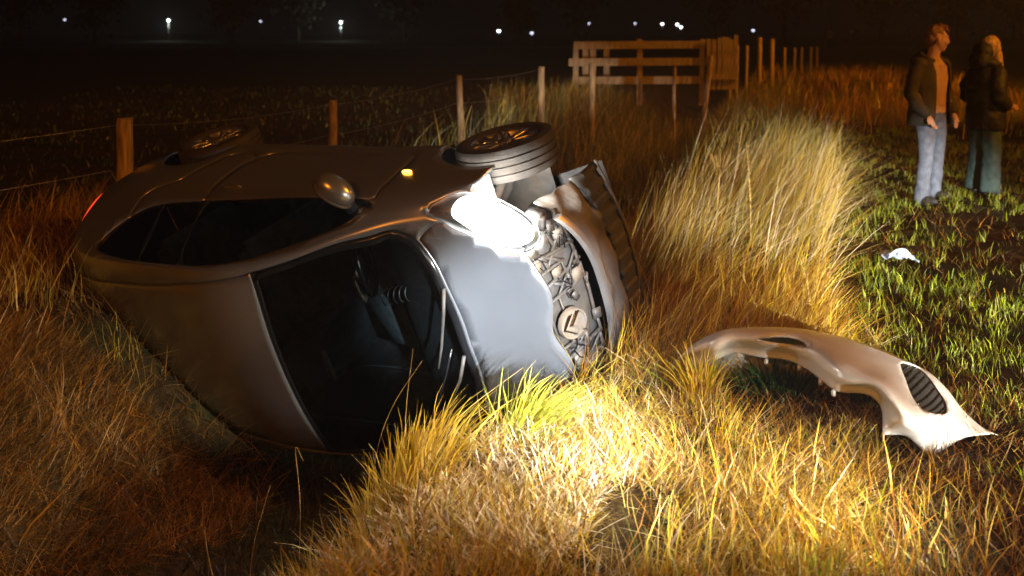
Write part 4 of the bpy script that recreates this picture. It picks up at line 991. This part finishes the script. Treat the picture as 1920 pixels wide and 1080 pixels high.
tussock('grass_tuft', 2.06, 3.72, 26, .07, .13, .03, [LIME, GREEN], [3, 2], (.0, .0), 'few green blades beside the tip of the torn-off bumper', curl=.6)
# long single stalks leaning across the car
def stalk(P, r, name, label):
    pts_ = [np.array(p, float) for p in P]; path = [catm(np.array(pts_), t) for t in np.linspace(0, len(P) - 1, 14)]
    o = MB().tube(path, list(np.linspace(r, r * .35, 14)), 5).build(name, M['stalk']); tag(o, label, 'grass stalk', 'long dry stalks in front of the windscreen')
M['stalk'] = mat('dry_stalk', (.46, .30, .10), .5, 0, .2, 20)
for P, lb in (
    ([(-.60, 3.95, -.28), (-.57, 3.95, .02), (-.50, 3.97, .22), (-.38, 4.0, .40)], 'curving long yellow stalk rising highest across the windscreen'),
    ([(-.44, 3.9, -.15), (-.44, 3.9, .2), (-.41, 3.92, .48)], 'straight upright stalk just right of the curving one'),
    ([(-.86, 3.75, -.40), (-.85, 3.75, -.1), (-.87, 3.77, .12), (-.84, 3.77, .07)], 'stalk with a bent tip crossing the dark edge of the windscreen'),
    ([(-1.03, 3.6, -.5), (-1.0, 3.6, -.2), (-.93, 3.6, .05)], 'rust-red stalk in front of the shadowed roof edge'),
    ([(-1.05, 3.45, -.45), (-1.12, 3.45, -.18), (-1.14, 3.46, -.04)], 'leftmost dry stalk in the dark of the ditch'),
    ([(-.40, 4.0, .0), (-.18, 4.1, .16), (.05, 4.2, .30)], 'stalk leaning far right towards the bonnet'),
    ([(-.30, 3.95, -.02), (-.05, 4.05, .08), (.08, 4.1, .17)], 'short stalk leaning right over the foot of the windscreen')):
    stalk(P, .0013, 'dry_stalk', lb)
# dead umbel and leafy weed in the tall grass
um = empty('umbel_plant', (1.62, 7.6, float(zg(1.62, 7.6)))); tag(um, 'dead umbel on a bare stem standing in the tall grass', 'plant')
MB().tube([(0, 0, 0), (.01, 0, .35), (.03, 0, .68)], [.006, .005, .004], 6).build('stem', M['stalk'], um)
ub = MB()
for k in range(14):
    a = 2 * math.pi * k / 14; ub.tube([(.03, 0, .68), (.03 + .05 * math.cos(a), .05 * math.sin(a), .72), (.03 + .085 * math.cos(a), .085 * math.sin(a), .80)], .0022, 4)
ub.build('umbel', M['stalk'], um)
lp = empty('leafy_weed', (1.98, 7.9, float(zg(1.98, 7.9)))); tag(lp, 'yellowing leafy weed standing upright in the tall grass', 'plant')
MB().tube([(0, 0, 0), (-.01, 0, .4), (-.05, 0, .88)], [.006, .005, .003], 6).build('stem', M['stalk'], lp)
M['weedleaf'] = mat('weed_leaf', (.34, .32, .07), .6, 0, .2, 10)
lf0 = None
for k in range(22):
    z = .30 + .6 * k / 22; a = k * 2.4; L = .075 * (1.1 - .5 * k / 22)
    if lf0 is None:
        o = obj('leaf', [(0, 0, 0), (.4, .28, .06), (1, 0, -.08), (.4, -.28, .06), (.4, 0, -.02)], [(0, 4, 1), (4, 2, 1), (0, 3, 4), (3, 2, 4)], M['weedleaf'], lp, False); lf0 = o.data
    else: o = link(bpy.data.objects.new('leaf', lf0), lp)
    o.location = (-.05 * (z / .88) ** 2, 0, z); o.rotation_euler = (0, -.35, a); o.scale = (L, L, L)
# crumpled plastic wrapper
lit = MB(); nu, nv = 22, 14; V = []
for i in range(nv + 1):
    for k in range(nu + 1):
        a, b = k / nu - .5, i / nv - .5; z = .055 + .09 * float(fbm(np.array(a * 6 + 3.3), np.array(b * 6 + 8.1), 3)) + .05 * (1 - 4 * a * a) * (1 - 4 * b * b)
        V.append((.22 * a + .02 * math.sin(9 * b), .16 * b + .02 * math.sin(11 * a), max(z, .004)))
lit.add(V, [(i * (nu + 1) + k, i * (nu + 1) + k + 1, (i + 1) * (nu + 1) + k + 1, (i + 1) * (nu + 1) + k) for i in range(nv) for k in range(nu)])
lo = lit.build('plastic_wrapper', M['bag'], None, False); lo.location = (2.93, 7.23, float(zg(2.93, 7.23)) + .02)
lo.modifiers.new('thickness', 'SOLIDIFY').thickness = .002
tag(lo, 'crumpled pale blue plastic wrapper on the mown strip', 'litter')

# ------------------------------------------------------------------ the two onlookers
def limb(m, pts_, radii, seg=14, sq=(1, 1)): m.tube(pts_, radii, seg, sq); [m.ellipsoid(p, (r, r, r), None, 12, 8) for p, r in zip(pts_, radii)]
def hand(m, wrist, dirv, side):
    w = Vector(wrist); d = Vector(dirv).normalized(); s = Vector(side).normalized(); n = d.cross(s)
    limb(m, [tuple(w), tuple(w + d * .05), tuple(w + d * .085)], [.028, .034, .03], 10, (1, .7))
    for k, (o, L) in enumerate(((-.027, .060), (-.009, .072), (.009, .068), (.025, .052))):
        b = w + d * .085 + s * o; limb(m, [tuple(b), tuple(b + d * L * .55 + n * .006), tuple(b + d * L + n * .022)], [.0095, .009, .0075], 8)
    b = w + d * .03 - s * .03; limb(m, [tuple(b), tuple(b - s * .022 + d * .03), tuple(b - s * .028 + d * .062)], [.012, .0105, .009], 8)
def head(m, c, R, sc=1.0):
    T = lambda x, y, z: tuple(Vector(c) + R @ Vector((x * sc, y * sc, z * sc)))
    def el(p, r, n=14): m.ellipsoid(T(*p), [k * sc for k in r], R, n, 10)
    el((-.01, 0, .035), (.095, .075, .095), 20); el((.03, 0, -.035), (.066, .062, .085), 18); el((.062, 0, -.098), (.026, .026, .022))
    el((.088, 0, .03), (.016, .05, .016)); el((.100, 0, -.012), (.018, .013, .034)); el((.112, 0, -.026), (.013, .016, .012))
    el((.086, 0, -.060), (.016, .027, .009)); el((.084, 0, -.074), (.014, .024, .009))
    for s in (-1, 1):
        el((.075, s * .045, -.03), (.024, .02, .026)); el((-.005, s * .078, -.012), (.020, .012, .034)); el((.082, s * .032, .010), (.010, .014, .008))
def ringz(z, rx, ry, cx=0, cy=0, a0=0, a1=2 * math.pi, n=28, fold=0, ph=0):
    return [(cx + (rx + fold * math.sin(5 * a + ph)) * math.cos(a), cy + (ry + fold * math.sin(5 * a + ph)) * math.sin(a), z) for a in np.linspace(a0, a1, n, endpoint=(a1 - a0 < 6.28))]

def wrinkle(o, amp=.006, k=1.0):
    """cloth folds: push the surface in and out along its normals"""
    me = o.data; n = len(me.vertices); co = np.zeros(n * 3); me.vertices.foreach_get('co', co); co = co.reshape(-1, 3)
    nm = np.zeros(n * 3); me.vertices.foreach_get('normal', nm); nm = nm.reshape(-1, 3)
    a = np.arctan2(co[:, 1], co[:, 0]); x, y, z = co.T * k
    f = fbm(a * 2.2 + z * 3, z * 9 + a * 1.2, 3) * 1.6 + fbm(x * 16 + 7, y * 16 + z * 22, 2)
    co = co + nm * (amp * 2.2 * f)[:, None]; me.vertices.foreach_set('co', co.ravel()); me.update(); return o
def place(o, loc, rz): o.location = loc; o.rotation_euler = (0, 0, rz)
# man: local +X is where his chest points
mn = MB(); RH = Matrix.Rotation(rad(50), 3, 'Z') @ Matrix.Rotation(rad(4), 3, 'Y')
head(mn, (.045, 0, 1.685), RH, 1.06); limb(mn, [(.0, 0, 1.45), (.015, 0, 1.53), (.03, 0, 1.60)], [.075, .062, .06])
limb(mn, [(0, 0, 1.0), (0, 0, 1.2), (0, 0, 1.42)], [.10, .105, .10], 16, (1, 1.4))
for s in (1, -1):
    limb(mn, [(0, s * .19, 1.40), (-.02, s * .27, 1.14), (.10, s * .235, .93)], [.05, .042, .032])
    hand(mn, (.115, s * .225, .91), (.45, -s * .18, -.9), (0, -s, 0) if s > 0 else (0, -s, 0))
limb(mn, [(0, 0, .98), (0, .10, .90), (-.02, .165, .5), (-.07, .20, .07)], [.10, .085, .06, .045]); limb(mn, [(0, 0, .98), (0, -.10, .90), (.07, -.165, .5), (.05, -.20, .07)], [.10, .085, .06, .045])
man = remeshed(mn.build('person', M['skin']), .0085, 2)
tag(man, 'man in an open dark jacket, tan shirt and faded jeans looking to the right', 'person', 'onlookers standing on the mown strip')
hm = MB(); Th = lambda x, y, z: tuple(Vector((.045, 0, 1.685)) + RH @ Vector((x, y, z)))
hm.ellipsoid(Th(-.022, 0, .055), (.098, .082, .088), RH, 18, 12); hm.ellipsoid(Th(-.06, 0, -.005), (.058, .080, .080), RH); hm.ellipsoid(Th(.045, 0, .115), (.06, .06, .034), RH)
for k in range(40): 
    a, b = random.uniform(-1.4, 1.6), random.uniform(-.07, .07); hm.tube([Th(.08 * math.sin(a), b, .06 + .085 * math.cos(a)), Th(.10 * math.sin(a) + .01, b * 1.1, .062 + .100 * math.cos(a))], [.009, .004], 5)
wrinkle(remeshed(hm.build('hair', M['hairm'], man), .009, 1), 0.0035)
tsh = MB(); tsh.loft([ringz(z, rx, ry) for z, rx, ry in ((.93, .125, .18), (1.1, .125, .175), (1.28, .14, .19), (1.40, .12, .19), (1.47, .085, .11), (1.50, .07, .075))], cap=False); tsh.build('t_shirt', M['tshirt'], man)
jk = MB(); rings = []
for z, rx, ry, op in ((.80, .19, .27, .62), (.92, .185, .26, .56), (1.08, .17, .245, .52), (1.22, .175, .25, .54), (1.34, .17, .25, .58), (1.43, .14, .23, .66), (1.475, .11, .16, .82), (1.50, .095, .12, 1.0)):
    rings.append(ringz(z, rx, ry, -.005, 0, op, 2 * math.pi - op, 40, .006, z * 7))
jk.loft(rings, close=False)
jko = wrinkle(jk.build('jacket', M['jacket'], man), .008); jko.modifiers.new('thickness', 'SOLIDIFY').thickness = .018
sl = MB()
for s in (1, -1): limb(sl, [(-.01, s * .20, 1.415), (-.03, s * .275, 1.26), (-.035, s * .295, 1.12), (.035, s * .275, 1.0), (.095, s * .24, .935)], [.088, .076, .070, .064, .056])
for s in (1,): pass
sleeves = wrinkle(remeshed(sl.build('jacket_sleeves', M['jacket'], man), .012, 2), 0.0055)
cl = MB(); cl.tube([(.09 * math.cos(a) - .01, .12 * math.sin(a), 1.49 + .05 * -math.cos(a)) for a in np.linspace(.6, 2 * math.pi - .6, 16)], .035, 10); cl.ellipsoid((-.14, 0, 1.46), (.075, .13, .085))
wrinkle(remeshed(cl.build('jacket_hood', M['jacket'], man), .012, 3), 0.008)
jn = MB(); jn.ellipsoid((0, 0, .93), (.125, .175, .12))
limb(jn, [(0, .09, .88), (-.01, .135, .68), (-.02, .165, .50), (-.05, .19, .26), (-.07, .20, .07)], [.108, .092, .078, .074, .078]); limb(jn, [(0, -.09, .88), (.04, -.135, .68), (.07, -.165, .50), (.06, -.19, .26), (.05, -.20, .07)], [.108, .092, .078, .074, .078])
wrinkle(remeshed(jn.build('jeans', M['denim'], man), .011, 2), 0.0055)
for s, x in ((1, -.07), (-1, .05)):
    sh = MB(); sh.ellipsoid((x + .05, s * .205, .045), (.145, .052, .048)); sh.ellipsoid((x - .02, s * .205, .07), (.07, .05, .06)); so = remeshed(sh.build('shoe', M['shoe'], man), .01, 1)
place(man, (4.33, 9.95, float(zg(4.33, 9.95)) + .0), rad(-56))
# woman: seen from behind her shoulder, looking right
wm = MB(); RW_ = Matrix.Rotation(rad(6), 3, 'Z') @ Matrix.Rotation(rad(10), 3, 'Y')
head(wm, (.05, 0, 1.58), RW_, .98); limb(wm, [(.0, 0, 1.36), (.02, 0, 1.43), (.035, 0, 1.50)], [.06, .05, .05])
limb(wm, [(0, 0, .95), (0, 0, 1.1), (0, 0, 1.32)], [.10, .09, .09], 16, (1, 1.3))
for s in (1, -1):
    limb(wm, [(0, s * .16, 1.30), (-.03, s * .22, 1.06), (.14, s * .16, .98)], [.045, .038, .03]); hand(wm, (.155, s * .15, .975), (.95, -s * .35, -.15), (0, 0, 1))
    limb(wm, [(0, s * .04, .93), (0, s * .09, .85), (.01, s * .10, .48), (0, s * .10, .07)], [.10, .085, .06, .042])
woman = remeshed(wm.build('person', M['skin']), .0085, 2)
tag(woman, 'blonde woman in a black padded coat and wide dark trousers, farthest right', 'person', 'onlookers standing on the mown strip')
hw_ = MB(); Tw = lambda x, y, z: tuple(Vector((.05, 0, 1.58)) + RW_ @ Vector((x, y, z)))
hw_.ellipsoid(Tw(-.022, 0, .05), (.098, .088, .095), RW_, 18, 12); hw_.ellipsoid(Tw(-.055, 0, -.04), (.062, .084, .10), RW_)
for s in (-1, 1):
    limb(hw_, [Tw(.0, s * .075, .02), Tw(.02, s * .085, -.09), Tw(.045, s * .09, -.20), Tw(.075, s * .085, -.34)], [.034, .036, .032, .012], 10)
    for k in range(8): hw_.tube([Tw(.01 + k * .006, s * .09, -.02), Tw(.03 + k * .008, s * (.10 + .004 * (k % 3)), -.18), Tw(.05 + k * .010, s * .098, -.36 - .01 * (k % 4))], [.009, .009, .003], 5)
wrinkle(remeshed(hw_.build('hair', M['hairw'], woman), .009, 1), 0.0035)
ct = MB(); ct.loft([ringz(z, rx, ry, fold=.004, ph=z * 20) for z, rx, ry in ((.72, .175, .205), (.80, .185, .22), (.86, .19, .23), (.95, .185, .225), (.98, .17, .21), (1.02, .185, .225), (1.12, .19, .23), (1.15, .175, .215), (1.19, .19, .23), (1.30, .18, .225), (1.37, .15, .19), (1.43, .10, .12))])
for s in (1, -1): limb(ct, [(0, s * .18, 1.33), (-.05, s * .245, 1.18), (-.04, s * .25, 1.06), (.06, s * .215, 1.0), (.13, s * .17, .985)], [.085, .082, .08, .074, .06])
wrinkle(remeshed(ct.build('padded_coat', M['coat'], woman), .012, 2), 0.0055)
hd = MB(); hd.tube([(.105 * math.cos(a) - .02, .125 * math.sin(a), 1.43 - .03 * math.cos(a)) for a in np.linspace(.5, 2 * math.pi - .5, 16)], .05, 10); hd.ellipsoid((-.10, 0, 1.44), (.10, .14, .11)); hd.ellipsoid((-.055, 0, 1.55), (.10, .115, .11))
wrinkle(remeshed(hd.build('coat_hood', M['coat'], woman), .012, 3), 0.008)
tr = MB(); tr.ellipsoid((0, 0, .88), (.125, .165, .11))
for s in (1, -1): tr.loft([ringz(z, rx, ry, cx, s * cy, fold=.004, ph=s) for z, rx, ry, cx, cy in ((.05, .115, .095, -.01, .115), (.25, .105, .088, 0, .11), (.5, .098, .088, .01, .10), (.72, .104, .095, .005, .088), (.9, .10, .09, 0, .075))])
wrinkle(remeshed(tr.build('wide_trousers', M['trousers'], woman), .012, 2), 0.0055)
for s in (1, -1):
    sh = MB(); sh.ellipsoid((.06, s * .10, .04), (.12, .045, .042)); remeshed(sh.build('shoe', M['shoe'], woman), .01, 1)
place(woman, (5.12, 10.4, float(zg(5.12, 10.4))), rad(12))

# ------------------------------------------------------------------ far background: road, lamps, signs, trees
road = obj('road', [(-280, 96, .01), (280, 89, .01), (280, 95, .01), (-280, 102, .01)], [(0, 1, 2, 3)], M['asphalt'], None, False); tag(road, kind='structure')
def street_lamp(px, py, d, label, on=True, size=.22, drop=True):
    x = (px - 960) / 1810 * d; z = EYE + (55 - py) / 1810 * d; b = empty('street_lamp', (x, d, 0)); tag(b, label, 'street lamp', 'distant lamps along the far road')
    MB().tube([(0, 0, -.1), (0, 0, z * .6), (0, 0, z - size * .6)], [.09, .06, .045], 8).build('pole', M['poleg'], b)
    MB().ellipsoid((0, 0, z), (size, size, size * .8)).build('lamp_globe', M['lampon'] if on else M['lampdim'], b)
    MB().lathe([(0, z + size * 1.05), (size * .9, z + size * .8), (size * 1.1, z + size * .65)], 16, 'z').build('lamp_cap', M['poleg'], b)
    if on and drop:
        l = lamp('street_lamp_light', 'POINT', (x, d - .6, z - .5), (x, d - .6, 0), 300, (.85, 1.0, .85), .2)
LS = [(124, 37, 175, False, 'faint distant lamp farthest left above the pasture'), (318, 38, 150, True, 'white distant lamp above the tail of the car'), (490, 40, 175, False, 'faint distant lamp between the two white ones on the left'),
      (640, 42, 150, True, 'bright white distant lamp above the middle of the car'), (935, 58, 130, True, 'low greenish distant lamp in the middle, above the lit headlight'), (997, 62, 120, False, 'dim low distant lamp left of the wooden pen'),
      (1104, 44, 180, False, 'faint distant lamp above the left end of the pen'), (1190, 44, 170, False, 'dim distant lamp above the middle of the pen'), (1241, 45, 160, True, 'white distant lamp left of the close pair above the pen'),
      (1269, 46, 160, True, 'left lamp of the close pair above the pen'), (1276, 51, 150, True, 'right and lower lamp of the close pair above the pen'), (1411, 57, 130, False, 'tiny dim lamp above the two tall thick posts')]
for px, py, d, on, lb in LS: street_lamp(px, py, d, lb, on, .21 if on else .2, px in (318, 640, 124))
def sign(x, y, zc, kind, label, pole_top=None):
    b = empty('road_sign', (x, y, 0)); tag(b, label, 'road sign'); MB().tube([(0, 0, -.1), (0, 0, pole_top or zc + .3)], .045, 8).build('pole', M['poleg'], b)
    if kind == 'round':
        f = MB().lathe([(0, -.08), (.34, -.08), (.34, -.05), (0, -.05)], 24, 'y', (0, 0, zc)).build('sign_face', M['signp'], b)
        MB().lathe([(.22, -.084), (.33, -.084), (.33, -.081), (.22, -.081)], 24, 'y', (0, 0, zc), True).build('sign_ring', M['signw'], f)
    else:
        f = MB().loft([[(-.36, y_, zc + .3), (.36, y_, zc + .3), (0, y_, zc - .34)] for y_ in (-.08, -.05)]).build('sign_face', M['signb'], b, False)
        MB().loft([[(-.2, y_, zc + .2), (.2, y_, zc + .2), (0, y_, zc - .16)] for y_ in (-.086, -.082)]).build('sign_panel', M['signw'], f, False)
D = 85.0
sign((1553 - 960) / 1810 * D, D, EYE - .45, 'round', 'round pinkish road sign beside the tall lamp pole')
for px, lb in ((1595, 'blue-white triangular sign right of the tall lamp pole'), (1705, 'blue-white triangular sign left of the man'), (1848, 'blue-white triangular sign between the man and the woman')):
    sign((px - 960) / 1810 * D, D, EYE - .25, 'tri', lb)
lpole = empty('lamp_pole', ((1547 - 960) / 1810 * 80, 80, 0)); tag(lpole, 'tall slim grey lamp pole far behind the fence', 'lamp pole')
MB().tube([(0, 0, -.2), (0, 0, 4), (0, 0, 8)], [.13, .10, .07], 10).build('pole', M['poleg'], lpole)
MB().tube([(0, 0, 8), (-.3, 0, 8.2), (-1.0, 0, 8.3)], [.06, .05, .05], 8).build('arm', M['poleg'], lpole); MB().box((-1.25, 0, 8.27), (.6, .25, .12), bev=.03).build('lamp_head', M['poleg'], lpole)
def leaf_cloud(seed, n, rx, rz, zc, s):
    r = np.random.default_rng(seed); cl_ = r.standard_normal((14, 3)); cl_ /= np.linalg.norm(cl_, axis=1)[:, None]; cl_ *= r.uniform(.3, .85, (14, 1)); k = r.integers(0, 14, n)
    P = cl_[k] + .24 * r.standard_normal((n, 3)); P = P * [rx, rx, rz] + [0, 0, zc]
    a = r.standard_normal((n, 3)); a /= np.linalg.norm(a, axis=1)[:, None]; b = np.cross(a, r.standard_normal((n, 3))); b /= np.linalg.norm(b, axis=1)[:, None]; h = s * r.uniform(.6, 1.3, (n, 1))
    V = np.stack([P - a * h, P + b * h * .7, P + a * h, P - b * h * .7], 1).reshape(-1, 3); return V, np.arange(4 * n).reshape(-1, 4)
crowns = {}
for i, mk in enumerate(('leaf', 'leaflit', 'leafpinklit')):
    V, Fq = leaf_cloud(50 + i, 2600, 4.2, 4.6, 7.2, .34); o = fast_mesh('crown', V, Fq, M[mk]); crowns[mk] = o.data; bpy.data.objects.remove(o)
tm = MB(); tm.tube([(0, 0, -.3), (.1, 0, 2.2), (-.1, .1, 4.5), (.1, 0, 8.0)], [.32, .24, .18, .06], 8)
for a in range(6): tm.tube([(0, 0, 2.6 + a * .5), (1.2 * math.cos(a * 1.9), 1.2 * math.sin(a * 1.9), 4.4 + a * .5), (2.6 * math.cos(a * 1.9), 2.6 * math.sin(a * 1.9), 6.2 + a * .4)], [.14, .09, .03], 6)
to = tm.build('trunk', M['bark']); tdata = to.data; bpy.data.objects.remove(to)
TR = [(40, 120, 'leaf', 1.1, 'dark bushy tree at the left edge of the horizon'), (180, 125, 'leaf', 1.0, 'dark tree between the two leftmost lamps'), (440, 110, 'leaflit', .75, 'tree painted pale as if lit, right of the white lamp above the tail'),
      (560, 150, 'leaf', 1.1, 'dark tree left of the bright white lamp'), (760, 150, 'leaf', 1.2, 'dark tree right of the bright white lamp'), (975, 110, 'leaflit', .55, 'small tree painted pale as if lit, above the lit headlight'),
      (1080, 160, 'leaf', 1.2, 'dark tree behind the left end of the pen'), (1340, 160, 'leaf', 1.1, 'dark tree behind the palisade of the pen'), (1470, 105, 'leafpinklit', 1.0, 'tree painted pinkish as if lit, at the top edge left of the lamp pole'),
      (1650, 150, 'leaf', 1.3, 'dark tree between the lamp pole and the man'), (1790, 140, 'leaf', 1.2, 'dark tree behind the man'), (1900, 130, 'leaf', 1.1, 'dark tree behind the woman at the right edge')]
for i, (px, d, mk, sc, lb) in enumerate(TR):
    t = empty('tree', ((px - 960) / 1810 * d, d, 0), i * 1.3); t.scale = (sc,) * 3; tag(t, lb, 'tree', 'trees along the far road')
    link(bpy.data.objects.new('trunk', tdata), t); link(bpy.data.objects.new('crown', crowns[mk]), t)

# ------------------------------------------------------------------ thin haze added to make a glow around the headlight
hz = MB().box((0, 200, 9.0), (800, 700, 22.0)).build('haze', None or M['poleg'], None, False)
hm_ = bpy.data.materials.new('glow_haze'); hm_.use_nodes = True; hm_.node_tree.nodes.clear()
pv = hm_.node_tree.nodes.new('ShaderNodeVolumePrincipled'); pv.inputs['Density'].default_value = 0.0013; pv.inputs['Color'].default_value = (.86, .90, .95, 1); pv.inputs['Anisotropy'].default_value = 0.3
mo_ = hm_.node_tree.nodes.new('ShaderNodeOutputMaterial'); hm_.node_tree.links.new(pv.outputs[0], mo_.inputs['Volume'])
hz.data.materials[0] = hm_; tag(hz, kind='stuff')
